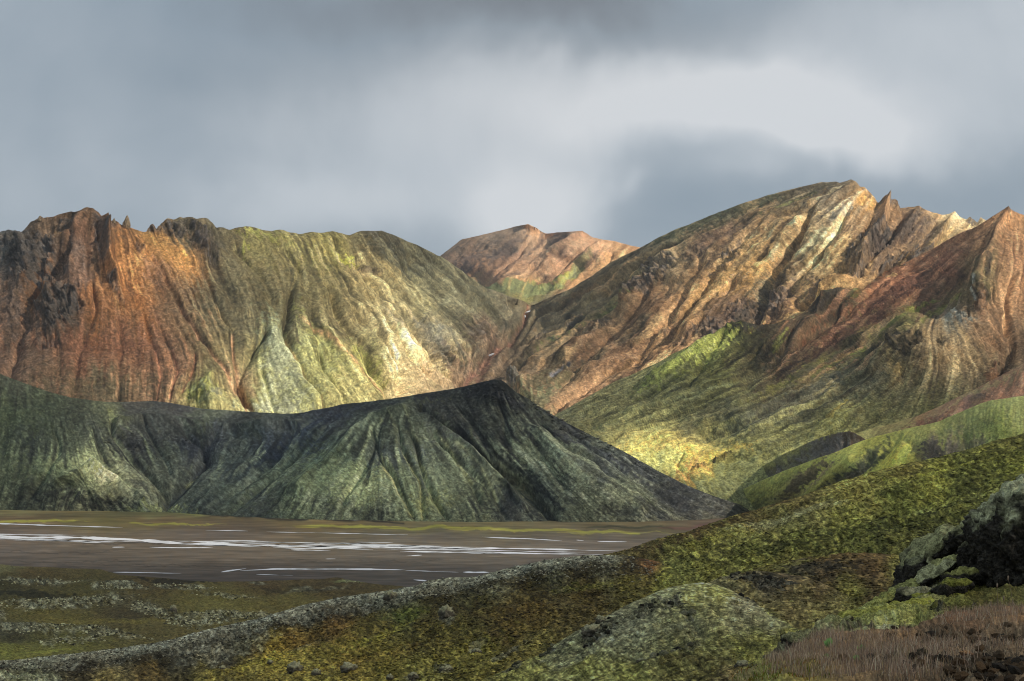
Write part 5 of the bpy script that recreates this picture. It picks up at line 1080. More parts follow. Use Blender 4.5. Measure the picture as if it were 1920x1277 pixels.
terrain(dict(NB, id='ridge', name='ridge', label='long low lava ridge crusted with grey lichen running from lower left to the saddle', x=(-300, 1400), step=1.7,
    top=[(-160, 1250), (0, 1239), (40, 1235), (79, 1231), (158, 1223), (237, 1213), (317, 1201), (356, 1188), (435, 1170), (480, 1160), (515, 1150), (574, 1134), (633, 1121), (693, 1111), (752, 1102), (779, 1098), (803, 1089), (850, 1084), (898, 1080), (937, 1069), (970, 1061), (997, 1055), (1056, 1045), (1100, 1041), (1147, 1040), (1175, 1041), (1195, 1045), (1234, 1052), (1262, 1066), (1300, 1090), (1400, 1130)],
    bot=[(-160, 1420), (400, 1420), (1000, 1300), (1250, 1200), (1400, 1180)],
    depth=[(-160, 1250, 400), (0, 1239, 400), (158, 1223, 400), (356, 1188, 400), (515, 1150, 400), (693, 1111, 400), (803, 1089, 395), (997, 1055, 385), (1147, 1040, 378), (1262, 1066, 360), (1400, 1130, 290),
           (0, 1262, 392), (200, 1250, 390), (430, 1222, 386), (560, 1195, 385), (700, 1150, 384), (850, 1120, 378), (1000, 1092, 370), (0, 1290, 345), (200, 1290, 335), (430, 1250, 362), (400, 1277, 330), (700, 1200, 340), (700, 1277, 290), (900, 1150, 335), (900, 1277, 250), (1100, 1110, 325), (1100, 1200, 262), (1200, 1110, 310), (1250, 1160, 270), (0, 1420, 240), (400, 1420, 220), (1000, 1300, 230)],
    noise=[(22, 1.8, False), (6, .7, False), (2.0, .3, 2), (.9, .12, 2)],
    crags=[(560, 1150, 240, 18, -16, .75), (900, 1085, 150, 12, -15, .75), (1080, 1055, 90, 12, -6, .6), (250, 1222, 230, 11, -6, .7), (420, 1220, 100, 18, -14, .65), (60, 1245, 90, 8, 0, .6), (740, 1120, 90, 14, -14, .6), (840, 1154, 16, 18, 0, .7), (60, 1272, 70, 10, 4, .8), (890, 1210, 20, 6, -30, .6), (835, 1250, 18, 8, 0, .7), (770, 1272, 16, 6, 0, .6), (560, 1215, 26, 10, -20, .3), (950, 1225, 40, 6, -30, .6)],
    cragamp=.7, cragwl=1.9, cragcolor=(92, 94, 98),
    colors=[(0, 1240, (98, 100, 104)), (200, 1220, (92, 94, 98)), (400, 1180, (92, 94, 96)), (560, 1140, (92, 94, 96)), (750, 1106, (86, 90, 90)), (900, 1083, (90, 94, 90)), (1050, 1050, (80, 84, 76)), (1140, 1045, (92, 96, 92)), (1220, 1052, (78, 52, 34)), (1180, 1065, (48, 40, 26)), (1080, 1075, (50, 44, 26)), (0, 1256, (56, 44, 32)), (150, 1245, (44, 38, 28)), (330, 1240, (44, 42, 34)), (430, 1240, (48, 46, 44)),
            (280, 1258, (70, 58, 32)), (450, 1255, (92, 84, 34)), (600, 1180, (58, 50, 28)), (560, 1200, (84, 68, 26)), (620, 1170, (74, 56, 28)), (520, 1225, (110, 98, 30)), (650, 1220, (98, 82, 28)), (600, 1265, (100, 92, 38)), (700, 1180, (66, 60, 26)), (760, 1150, (56, 58, 26)), (720, 1240, (92, 84, 30)), (800, 1180, (62, 56, 24)), (820, 1120, (44, 40, 24)), (900, 1130, (50, 46, 22)), (850, 1200, (70, 64, 26)),
            (950, 1180, (62, 52, 24)), (1000, 1100, (48, 42, 22)), (1000, 1150, (66, 54, 24)), (1100, 1110, (62, 52, 24)), (1180, 1090, (70, 66, 28)), (1250, 1080, (90, 92, 38)), (900, 1240, (84, 80, 34)), (800, 1265, (94, 90, 44)), (1000, 1220, (84, 78, 40)), (40, 1275, (110, 114, 98)), (200, 1275, (90, 80, 48)), (400, 1275, (84, 78, 34))],
    patches=[(590, 1235, 110, 24, -14, (108, 100, 34), .5, 1.7), (560, 1195, 90, 12, -18, (96, 74, 28), .4, 1.7), (720, 1185, 70, 6, -22, (112, 108, 34), .6, 1.5), (760, 1150, 40, 10, -10, (74, 84, 34), .5, 1.4), (680, 1235, 90, 12, -12, (104, 82, 30), .3, 1.8), (950, 1140, 130, 14, -10, (72, 58, 26), .3, 1.8), (880, 1110, 100, 10, -14, (40, 36, 22), .6, 1.4), (1100, 1070, 110, 12, 0, (40, 34, 22), .55, 1.4),
             (40, 1270, 60, 9, 4, (142, 148, 126), .8, 1.2), (480, 1245, 70, 6, -14, (126, 116, 30), .6, 1.3), (1100, 1095, 60, 6, -10, (90, 92, 34), .4, 1.6), (860, 1225, 90, 14, -18, (98, 94, 34), .5, 1.7)],
    stripes=[([(0, 1264), (40, 1260), (79, 1256), (158, 1248), (237, 1238), (317, 1226), (356, 1213), (435, 1195), (480, 1185), (515, 1175), (574, 1159), (633, 1146), (693, 1136)], 13, (38, 36, 34), .75), ([(693, 1131), (752, 1122), (779, 1118), (803, 1109), (850, 1104), (898, 1100), (937, 1089), (970, 1081), (997, 1075), (1056, 1065), (1100, 1061), (1147, 1060)], 12, (44, 40, 32), .6), ([(0, 1244), (40, 1240), (79, 1236), (158, 1228), (237, 1218), (317, 1206), (356, 1193), (435, 1175), (480, 1165), (515, 1155), (574, 1139), (633, 1126), (693, 1116), (752, 1107), (779, 1103), (803, 1094), (850, 1089), (898, 1085), (937, 1074), (970, 1066), (997, 1060), (1056, 1050), (1100, 1046), (1147, 1045)], 7, (112, 116, 120), .9)], k=K_NEAR * np.array([.96, .92, .98]), back=(22, 9)))  # pale stripe over crest lichen, dark face bands: shading painted into the colour

terrain(dict(NB, id='knob', name='mound', label='dark heath hump with lava showing behind the grey green mound', x=(1270, 1760), step=1.8,
    top=[(1270, 1120), (1318, 1096), (1333, 1089), (1350, 1082), (1373, 1077), (1400, 1072), (1420, 1070), (1452, 1072), (1480, 1076), (1510, 1081), (1540, 1092), (1567, 1104), (1600, 1123), (1617, 1134), (1660, 1155), (1760, 1190)], bot=[(1270, 1180), (1450, 1215), (1760, 1250)],
    depth=[(1270, 1120, 230), (1333, 1089, 228), (1400, 1072, 225), (1452, 1072, 222), (1510, 1081, 216), (1567, 1104, 208), (1617, 1134, 198), (1760, 1190, 180), (1400, 1110, 205), (1450, 1130, 190), (1500, 1130, 185), (1450, 1170, 165), (1550, 1180, 155), (1450, 1215, 140), (1650, 1230, 130), (1300, 1170, 190)],
    noise=[(9, .8, False), (3, .3, False), (1.1, .13, 2), (.5, .06, 2)], crags=[(1440, 1093, 40, 13, 12, .9), (1400, 1083, 50, 6, 0, .6), (1360, 1100, 30, 6, 15, .4), (1410, 1135, 26, 4, 28, .9), (1380, 1120, 20, 3, 28, .6)], cragamp=.6, cragwl=1.6, cragcolor=(66, 66, 68),
    colors=[(1340, 1085, (96, 94, 64)), (1420, 1075, (78, 74, 62)), (1480, 1085, (84, 74, 58)), (1540, 1098, (84, 74, 52)), (1440, 1095, (60, 58, 50)), (1400, 1110, (90, 84, 54)), (1500, 1110, (84, 78, 50)), (1560, 1130, (82, 78, 48)), (1600, 1140, (90, 92, 50)), (1480, 1150, (88, 82, 54)), (1440, 1180, (96, 98, 48)), (1540, 1170, (92, 90, 50)), (1350, 1120, (84, 84, 60)), (1470, 1205, (84, 88, 40))],
    patches=[(1480, 1145, 60, 14, 12, (98, 90, 58), .5, 1.7), (1440, 1185, 40, 9, 10, (112, 118, 44), .5, 1.5)], k=K_NEAR, back=(14, 5)))

terrain(dict(NB, id='mound', name='mound', label='broad grey green moss mound in the middle foreground', x=(820, 1800), step=1.7,
    top=[(820, 1330), (880, 1290), (910, 1272), (938, 1260), (975, 1243), (1017, 1226), (1045, 1205), (1080, 1183), (1100, 1175), (1116, 1168), (1135, 1155), (1155, 1145), (1180, 1131), (1207, 1120), (1230, 1110), (1254, 1102), (1285, 1095), (1318, 1092), (1340, 1096), (1365, 1104), (1390, 1117), (1413, 1128), (1452, 1156), (1500, 1180), (1560, 1205), (1800, 1260)],
    bot=[(820, 1420), (1800, 1420)],
    depth=[(820, 1330, 200), (938, 1260, 215), (1017, 1226, 210), (1116, 1168, 205), (1207, 1120, 208), (1318, 1092, 208), (1365, 1104, 203), (1413, 1128, 192), (1452, 1156, 172), (1500, 1180, 150), (1560, 1205, 130), (1800, 1260, 100), (1000, 1277, 172), (1100, 1230, 172), (1200, 1180, 170), (1200, 1240, 140), (1300, 1150, 165), (1300, 1220, 130), (1400, 1200, 130), (1400, 1260, 105), (1200, 1290, 120), (1350, 1290, 100), (1500, 1260, 98), (1100, 1420, 90), (1500, 1420, 60), (820, 1420, 130)],
    noise=[(9, .8, False), (3, .3, False), (1.0, .12, 2), (.45, .05, 2)],
    gullies=[([(1250, 1125), (1275, 1140), (1290, 1165)], 6, 1.5, 0), ([(1170, 1160), (1220, 1140), (1260, 1128)], 6, 2, 0)],
    crags=[(1230, 1140, 60, 13, -22, .8), (1145, 1175, 34, 10, -35, .9), (1115, 1195, 30, 8, -30, .9), (1285, 1150, 22, 8, 50, .7), (1030, 1220, 20, 6, -30, .9), (1060, 1205, 16, 6, -35, .6), (1270, 1225, 44, 7, -12, .6), (960, 1250, 20, 6, -25, .8), (1010, 1243, 20, 6, -15, .6), (1390, 1115, 36, 5, 28, .5), (1320, 1180, 70, 8, -10, .25), (1400, 1245, 14, 6, 0, .6)],
    cragamp=.55, cragwl=1.6, cragcolor=(72, 74, 74),
    colors=[(1318, 1098, (132, 138, 108)), (1250, 1108, (120, 126, 98)), (1350, 1115, (110, 112, 72)), (1300, 1120, (112, 114, 66)), (1400, 1140, (112, 112, 96)), (1440, 1165, (104, 106, 84)), (1200, 1135, (104, 108, 88)), (1300, 1160, (96, 100, 76)), (1380, 1170, (100, 102, 78)), (1420, 1200, (90, 94, 52)), (1180, 1175, (98, 102, 90)), (1120, 1185, (90, 94, 84)), (1100, 1215, (104, 108, 86)), (1180, 1215, (98, 102, 82)),
            (1280, 1200, (84, 86, 60)), (1340, 1210, (96, 98, 60)), (1400, 1225, (94, 96, 44)), (1050, 1235, (98, 102, 80)), (1000, 1255, (98, 100, 50)), (1100, 1250, (110, 112, 56)), (1180, 1265, (104, 106, 52)), (1260, 1250, (88, 86, 46)), (1320, 1262, (78, 76, 40)), (1380, 1270, (104, 92, 62)), (950, 1275, (104, 104, 52)), (1450, 1230, (98, 102, 40)), (1600, 1260, (84, 86, 46)), (1480, 1200, (92, 94, 46))],
    patches=[(1340, 1110, 40, 10, 15, (124, 126, 60), .6, 1.2), (1090, 1262, 120, 12, -4, (104, 108, 56), .5, 1.3), (1420, 1215, 50, 12, 0, (96, 100, 44), .5, 1.3), (1280, 1240, 70, 5, -6, (64, 58, 34), .5, 1.5), (1330, 1275, 60, 4, 0, (52, 46, 30), .6, 1.3), (1150, 1200, 90, 10, -25, (122, 126, 108), .5, 1.4), (1250, 1185, 60, 8, -12, (120, 124, 106), .4, 1.5)], k=K_NEAR * 1.0, back=(14, 6)))

# ---- the photographer's knoll and the ground that carries the near slopes
NEARS = np.concatenate([LAYERS[i_]['P'][::9, ::9].reshape(-1, 3) for i_ in ('slope', 'swell', 'ridge', 'knob', 'mound')])
NEARS = np.vstack([NEARS, [(0, -30, 58), (0, 0, 58.2), (40, 0, 59), (90, 30, 57), (-40, 0, 55), (-90, 60, 44), (-200, 250, 14), (-200, 380, 4), (-60, 30, 51)]])
kx, ky = np.meshgrid(np.linspace(-210, 260, 95), np.linspace(-40, 480, 100))
kz = np.zeros(kx.shape)
for r_ in range(kx.shape[0]):
    d2 = (kx[r_][:, None] - NEARS[None, :, 0]) ** 2 + (ky[r_][:, None] - NEARS[None, :, 1]) ** 2 + 9.0
    w_ = d2 ** -2.0
    kz[r_] = (w_ * NEARS[None, :, 2]).sum(1) / w_.sum(1)
kz = kz - 2.6 - .006 * np.abs(ky)
kz = np.minimum(kz, np.where(ky < 150, CZ - 2.6 - .165 * np.maximum(ky, 0), 99))
kz = kz - 40 * sstep(.82, 1.0, np.maximum(np.abs(kx - 25) / 235, (ky - 220) / 260))
kz += 1.0 * (fbm2(kx / 14, ky / 14, 3, 5) - .5)
kc = np.array([.10, .10, .045]) * (.7 + .6 * fbm2(kx / 6, ky / 6, 3, 8))[..., None]
tag(mesh_obj('ground', np.stack([kx, ky, kz], -1).reshape(-1, 3), grid_quads(*kx.shape), M_MOSS, colors=kc.reshape(-1, 3)), 'mossy knoll under the photographer and the near slopes', kind='structure')

# ---- foreground ------------------------------------------------------------
terrain(dict(id='outcrop', name='lava_outcrop', label='mossy lava outcrop with overhanging ledges below and left of the big black rock', thing='rock', mat=M_LAVA, x=(1400, 1960), step=1.5, jag=1.2, warp=5,
    top=[(1400, 1262), (1430, 1245), (1467, 1199), (1490, 1190), (1517, 1186), (1534, 1165), (1550, 1160), (1567, 1158), (1614, 1138), (1640, 1122), (1661, 1111), (1672, 1096), (1684, 1090), (1692, 1078), (1701, 1062), (1710, 1045), (1721, 1033), (1735, 1020), (1751, 1010), (1768, 1003), (1785, 995), (1805, 985), (1831, 980), (1870, 975), (1960, 960)],
    bot=[(1400, 1300), (1500, 1240), (1580, 1205), (1700, 1200), (1850, 1180), (1960, 1180)],
    depth=[(1400, 1262, 24), (1467, 1199, 26), (1534, 1165, 27), (1614, 1138, 28), (1684, 1090, 29), (1721, 1033, 31), (1785, 995, 33), (1831, 980, 34), (1960, 960, 34), (1450, 1250, 20), (1520, 1200, 22), (1580, 1180, 23), (1700, 1160, 22.5), (1650, 1150, 25), (1720, 1110, 26.5), (1780, 1050, 29), (1820, 1100, 26), (1850, 1170, 21), (1780, 1130, 24), (1500, 1240, 17), (1600, 1205, 18), (1400, 1300, 19), (1740, 1060, 28), (1960, 1180, 20)],
    ridges=[([(1751, 1012), (1715, 1050), (1695, 1080)], 12, 14, 0), ([(1800, 1010), (1760, 1040), (1735, 1065), (1720, 1095)], 9, 12, .05), ([(1530, 1170), (1600, 1160), (1680, 1150), (1720, 1140)], 16, 14, 0)],
    gullies=[([(1775, 1020), (1740, 1040), (1715, 1075), (1700, 1095)], 7, 22, .05), ([(1800, 1030), (1765, 1060)], 6, 14), ([(1640, 1175), (1680, 1165), (1720, 1152)], 5, 20, .05), ([(1560, 1185), (1620, 1180)], 5, 12), ([(1730, 1110), (1760, 1095)], 6, 10)],
    crags=[(1765, 1020, 40, 10, -35, 1), (1710, 1065, 36, 10, -58, 1), (1720, 1113, 24, 9, 0, .9), (1770, 1098, 30, 7, -10, .9), (1770, 1135, 24, 10, -15, .9), (1740, 1045, 30, 7, -35, .8), (1610, 1178, 40, 8, 5, .8), (1485, 1205, 18, 10, -20, .9), (1440, 1240, 26, 10, -30, .9), (1800, 1060, 16, 20, 0, .6), (1560, 1172, 20, 8, 0, .5), (1680, 1168, 30, 4, -12, .9)],
    lumpy=True, cragamp=.24, cragwl=.6, cragcolor=(56, 56, 58), noise=[(1.6, .12, False), (.5, .08, 2), (.12, .018, 2)],
    colors=[(1800, 990, (104, 110, 92)), (1760, 1030, (84, 88, 74)), (1800, 1030, (96, 102, 72)), (1740, 1080, (92, 96, 88)), (1780, 1080, (92, 96, 40)), (1800, 1110, (74, 76, 32)), (1700, 1125, (108, 114, 74)), (1640, 1140, (104, 110, 66)), (1600, 1155, (100, 106, 68)), (1700, 1148, (104, 110, 56)), (1560, 1170, (96, 100, 80)), (1640, 1165, (112, 118, 66)), (1650, 1190, (112, 118, 90)), (1700, 1180, (104, 106, 80)), (1500, 1195, (92, 96, 80)), (1440, 1240, (76, 76, 70)), (1850, 1130, (70, 70, 36)), (1740, 1150, (86, 90, 50)), (1820, 1150, (60, 56, 40))],
    patches=[(1780, 1075, 30, 8, -15, (108, 112, 34), .7, 1.2), (1660, 1150, 60, 12, -8, (128, 136, 72), .5, 1.2), (1740, 1090, 26, 9, -25, (116, 120, 112), .6, 1.2), (1790, 1100, 40, 6, 0, (76, 78, 28), .6, 1.4), (1660, 1188, 50, 7, -6, (128, 134, 104), .7, .9)], k=K_NEAR * .78, sat=.8, speck=.8, cjit=10, back=(3.0, 2.2)))

terrain(dict(id='fore', topkeep=1, name='heath_ground', label='dark soil and rubble ground under dry grass at the lower right', mat=M_SOIL, x=(1330, 2120), step=2.0, jag=1.5, warp=4,
    top=[(1330, 1300), (1400, 1264), (1422, 1254), (1462, 1238), (1489, 1212), (1522, 1192), (1563, 1184), (1622, 1184), (1680, 1184), (1720, 1180), (1730, 1166), (1780, 1150), (1834, 1138), (1920, 1132), (2120, 1120)], bot=[(1330, 1420), (2120, 1420)],
    depth=[(1330, 1300, 12), (1400, 1264, 13), (1462, 1238, 14), (1522, 1192, 15.5), (1622, 1184, 15.5), (1720, 1180, 16), (1780, 1150, 18), (1834, 1138, 19), (1920, 1132, 19), (2120, 1120, 18), (1450, 1277, 10.8), (1600, 1240, 11.5), (1700, 1277, 9.3), (1750, 1210, 12.6), (1900, 1277, 8.8), (1900, 1200, 12.2), (1900, 1150, 16), (1450, 1420, 6.5), (1700, 1420, 6), (2120, 1420, 5.8), (2120, 1200, 11.5), (1330, 1420, 7.5), (1600, 1200, 13.5)],
    noise=[(1.5, .12, False), (.4, .04, False), (.12, .015, 2)],
    lumps=[(1780, 1190, 60, 14, 0, .9), (1860, 1250, 90, 24, 0, 1), (1660, 1240, 50, 12, 0, .6), (1740, 1250, 40, 10, 0, .7), (1900, 1190, 50, 10, 0, .6), (1800, 1275, 90, 12, 0, .9)], lumpsize=(.22, .06), lumpcolor=(60, 54, 50),
    colors=[(1450, 1265, (84, 90, 36)), (1500, 1265, (92, 84, 36)), (1400, 1275, (84, 80, 56)), (1480, 1230, (86, 70, 56)), (1560, 1190, (96, 74, 58)), (1600, 1230, (92, 76, 60)), (1700, 1200, (96, 76, 58)), (1750, 1190, (74, 60, 50)), (1800, 1160, (84, 62, 50)), (1900, 1145, (92, 72, 56)), (1900, 1200, (84, 70, 60)), (1850, 1240, (60, 54, 50)), (1700, 1260, (80, 66, 56)), (1800, 1220, (96, 80, 68))],
    k=K_NEAR * .8, sat=.75, speck=1.0, cjit=16, back=(1.5, 1.2)))

# ================================================================== cloud deck (out of frame overhead) casting the sun patches
DECK_Z = 1800.0


def to_deck(P):
    t = (DECK_Z - P[2]) / SUN[2]
    return P[:2] + SUN[:2] * t


# (layer, px, py, cloud cover 0..1)
COVER = [('far', 850, 480, 0.25), ('far', 1000, 440, 0.05), ('far', 1150, 490, 0.00), ('far', 1000, 545, 0.00),
    ('main', 30, 480, 0.62), ('main', 100, 600, 0.62), ('main', 60, 700, 0.60), ('main', 160, 440, 0.55), ('main', 240, 470, 0.40), ('main', 250, 600, 0.55), ('main', 300, 700, 0.55), ('main', 350, 500, 0.42), ('main', 380, 420, 0.55),
    ('main', 480, 450, 0.35), ('main', 450, 560, 0.60), ('main', 550, 600, 0.60), ('main', 500, 690, 0.12), ('main', 500, 760, 0.05), ('main', 620, 740, 0.05), ('main', 400, 740, 0.10), ('main', 650, 480, 0.40), ('main', 640, 600, 0.45), ('main', 700, 450, 0.65),
    ('main', 750, 640, 0.08), ('main', 820, 700, 0.12), ('main', 680, 720, .0), ('main', 570, 720, .0), ('main', 780, 580, 0.15), ('main', 720, 540, 0.25), ('main', 850, 560, 0.30), ('main', 880, 610, 0.75), ('main', 930, 590, 0.75), ('main', 800, 500, 0.60), ('main', 940, 640, 0.60),
    ('main', 1000, 600, 0.50), ('main', 1000, 680, 0.50), ('main', 1100, 540, 0.45), ('main', 1150, 600, 0.50), ('main', 1250, 500, 0.25), ('main', 1230, 560, 0.35), ('main', 1300, 570, 0.20), ('main', 1400, 400, 0.55), ('main', 1400, 500, 0.20), ('main', 1500, 450, 0.20), ('main', 1550, 360, 0.60),
    ('main', 1620, 370, 0.00), ('main', 1600, 450, 0.30), ('main', 1700, 430, 0.50), ('main', 1800, 408, 0.05), ('main', 1500, 570, 0.15), ('main', 1430, 600, 0.15), ('main', 1400, 590, 0.60), ('main', 1200, 670, 0.25), ('main', 1080, 750, 0.20), ('main', 1050, 690, 0.50),
    ('red', 1300, 670, 0.15), ('red', 1250, 700, 0.35), ('red', 1400, 630, 0.75), ('red', 1450, 680, 0.80), ('red', 1560, 580, 0.75), ('red', 1650, 560, 0.50), ('red', 1800, 470, 0.40), ('red', 1890, 410, 0.30), ('red', 1900, 520, 0.30), ('red', 1850, 570, 0.30), ('red', 1740, 640, 0.25), ('red', 1830, 680, 0.50),
    ('red', 1650, 700, 0.65), ('red', 1780, 740, 0.80), ('red', 1550, 740, 0.70), ('red', 1400, 780, 0.60), ('red', 1250, 780, 0.60), ('red', 1150, 790, 0.50), ('red', 1200, 830, 0.10), ('red', 1290, 845, 0.00), ('red', 1230, 850, 0.0), ('red', 1320, 835, 0.05), ('red', 1300, 875, 0.0), ('red', 1350, 860, 0.10), ('red', 1450, 840, 0.45), ('red', 1550, 790, 0.55), ('red', 1320, 910, 0.50),
    ('green', 1500, 885, 0.65), ('green', 1680, 860, 0.47), ('green', 1850, 780, 0.69), ('cliff', 1560, 830, 0.90), ('bench', 1880, 735, 0.60), ('green', 1400, 930, 0.69),
    ('hill', 168, 889, 0.13), ('hill', 205, 905, 0.30), ('hill', 120, 860, 0.69), ('hill', 60, 780, 0.80), ('hill', 180, 945, 0.82), ('hill', 250, 900, 0.77), ('hill', 300, 800, 0.83), ('hill', 450, 850, 0.83), ('hill', 550, 900, 0.77), ('hill', 670, 905, 0.53), ('hill', 600, 830, 0.83),
    ('hill', 800, 900, 0.69), ('hill', 750, 800, 0.82), ('hill', 900, 760, 0.84), ('hill', 930, 870, 0.71), ('hill', 1050, 860, 0.67), ('hill', 1000, 930, 0.82), ('hill', 1150, 900, 0.73), ('hill', 1300, 940, 0.77), ('hill', 850, 960, 0.77), ('hill', 930, 720, 0.84),
    ('hill', 10, 730, 0.83), ('hill', -120, 800, 0.83), ('hill', 700, 755, 0.84), ('hill', 430, 775, 0.84), ('hill', 550, 775, 0.84),
    ('plain', 100, 1020, 0.28), ('plain', 600, 1030, 0.25), ('plain', 1000, 1030, 0.28), ('plain', 600, 985, 0.60), ('plain', 1100, 997, 0.60), ('low', 100, 1100, 0.85), ('low', 400, 1120, 0.85), ('low', 700, 1105, 0.85), ('slope', 1400, 990, 0.80), ('slope', 1700, 900, 0.80), ('slope', 1900, 850, 0.82),  # plain entries open an added cloud gap so sun whitens the streams
    ('slope', 1600, 1000, 0.83), ('ridge', 200, 1240, 0.86), ('ridge', 600, 1200, 0.86), ('ridge', 900, 1180, 0.86), ('mound', 1300, 1120, 0.82), ('mound', 1200, 1250, 0.86), ('fore', 1700, 1230, 0.86), ('fore', 1900, 1200, 0.86), ('outcrop', 1850, 1000, 0.83)]
AN = []
for ly, a, b, cv in COVER:
    if ly == 'main' and a > 1050:
        cv *= .65
    p = surf(ly, a, b)
    q = to_deck(p)
    rad = {'far': 140, 'main': 75, 'red': 60, 'bench': 60, 'cliff': 50, 'green': 60, 'hill': 45, 'plain': 120}.get(ly, 150)
    AN.append((q[0], q[1], cv, rad))
AN = np.array(AN)
x0, x1, y0, y1 = AN[:, 0].min() - 900, AN[:, 0].max() + 900, AN[:, 1].min() - 900, min(AN[:, 1].max() + 300, 5200)
st = 26.0
gx, gy = np.meshgrid(np.arange(x0, x1, st), np.arange(y0, y1, st))
wx = gx + (fbm2(gx / 260, gy / 260, 4, 61) - .5) * 150
wy = gy + (fbm2(gx / 260, gy / 260, 4, 62) - .5) * 150
num = np.zeros_like(gx)
den = np.zeros_like(gx)
for ax, ay, cv, rad in AN:
    d2 = ((wx - ax) ** 2 + (wy - ay) ** 2) / rad ** 2
    w = 1.0 / (d2 + .35) ** 1.7
    num += w * cv
    den += w
cov = num / den
cov = np.clip(cov + (fbm2(gx / 150, gy / 150, 4, 63) - .5) * .35 * np.clip(4 * cov * (1 - cov), 0, 1), 0, 1)
edge = np.minimum.reduce([gx - x0, x1 - gx, gy - y0, y1 - gy]) / 500
cov = cov * sstep(0, 1, edge)
mc = bpy.data.materials.new('cloud_vapour')
mc.use_nodes = True
T = NT(mc.node_tree)
o_ = T.n('ShaderNodeOutputMaterial')
at_ = T.n('ShaderNodeAttribute', attribute_name='cover').outputs['Fac']
tr = T.n('ShaderNodeBsdfTranslucent', ins={'Color': (0.25, 0.255, 0.265, 1)})
df = T.n('ShaderNodeBsdfDiffuse', ins={'Color': (0.8, 0.8, 0.8, 1)})
tp = T.n('ShaderNodeBsdfTransparent')
m1 = T.n('ShaderNodeMixShader', ins={0: 0.25, 1: tr.outputs[0], 2: df.outputs[0]})
m2 = T.n('ShaderNodeMixShader', ins={0: at_, 1: tp.outputs[0], 2: m1.outputs[0]})
T.link(m2.outputs[0], o_.inputs[0])
zz = DECK_Z + (fbm2(gx / 300, gy / 300, 4, 71) - .5) * 130
R_, C_ = gx.shape
Vb = np.stack([gx, gy, zz], -1).reshape(-1, 3)
Vt = Vb.copy()
Vt[:, 2] += 10 + 120 * cov.ravel()
Q = np.vstack([grid_quads(R_, C_), grid_quads(R_, C_, R_ * C_)])
# rim joins lower and upper skin
idx = np.arange(R_ * C_).reshape(R_, C_)
loop = np.r_[idx[0, :], idx[1:, -1], idx[-1, -2::-1], idx[-2:0:-1, 0]]
nx_ = np.roll(loop, -1)
Q = np.vstack([Q, np.stack([loop, nx_, nx_ + R_ * C_, loop + R_ * C_], -1)])
o = mesh_obj('cloud', np.vstack([Vb, Vt]), Q, mc, extra={'cover': np.r_[cov.ravel(), cov.ravel() * 0.08]})
tag(o, 'broken cloud cover overhead with gaps that let the sun through', kind='stuff')

# ================================================================== air
hz = bpy.data.materials.new('air')
hz.use_nodes = True
T = NT(hz.node_tree)
o_ = T.n('ShaderNodeOutputMaterial')
pv = T.n('ShaderNodeVolumePrincipled', ins={'Color': (0.86, 0.92, 1.0, 1), 'Density': 0.000025, 'Anisotropy': 0.0})
T.link(pv.outputs[0], o_.inputs['Volume'])
hx, hy0, hy1, hzb, hzt = 4200, -300, 7400, -4, 1050
hv = [(x, y, z) for x in (-hx, hx) for y in (hy0, hy1) for z in (hzb, hzt)]
hq = [(0, 1, 3, 2), (4, 6, 7, 5), (0, 4, 5, 1), (2, 3, 7, 6), (0, 2, 6, 4), (1, 5, 7, 3)]
if HAZE_ON:
    tag(mesh_obj('haze', hv, hq, hz, smooth=False), 'thin bluish haze in the valley air', kind='stuff')

# ================================================================== loose things
PHI = (1 + 5 ** .5) / 2
ICO = np.array([(-1, PHI, 0), (1, PHI, 0), (-1, -PHI, 0), (1, -PHI, 0), (0, -1, PHI), (0, 1, PHI), (0, -1, -PHI), (0, 1, -PHI), (PHI, 0, -1), (PHI, 0, 1), (-PHI, 0, -1), (-PHI, 0, 1)], float)
ICO /= np.linalg.norm(ICO[0])
ICF = np.array([(0, 11, 5), (0, 5, 1), (0, 1, 7), (0, 7, 10), (0, 10, 11), (1, 5, 9), (5, 11, 4), (11, 10, 2), (10, 7, 6), (7, 1, 8), (3, 9, 4), (3, 4, 2), (3, 2, 6), (3, 6, 8), (3, 8, 9), (4, 9, 5), (2, 4, 11), (6, 2, 10), (8, 6, 7), (9, 8, 1)])


def subdiv(V, Fc, n):
    for _ in range(n):
        V = list(map(tuple, V))
        cache = {}
        nf = []
        def mid(a, b):
            k = (min(a, b), max(a, b))
            if k not in cache:
                m = np.array(V[a]) + np.array(V[b])
                V.append(tuple(m / np.linalg.norm(m)))
                cache[k] = len(V) - 1
            return cache[k]
        for a, b, c in Fc:
            ab, bc, ca = mid(a, b), mid(b, c), mid(c, a)
            nf += [(a, ab, ca), (b, bc, ab), (c, ca, bc), (ab, bc, ca)]
        Fc = nf
    return np.array(V), np.array(Fc)


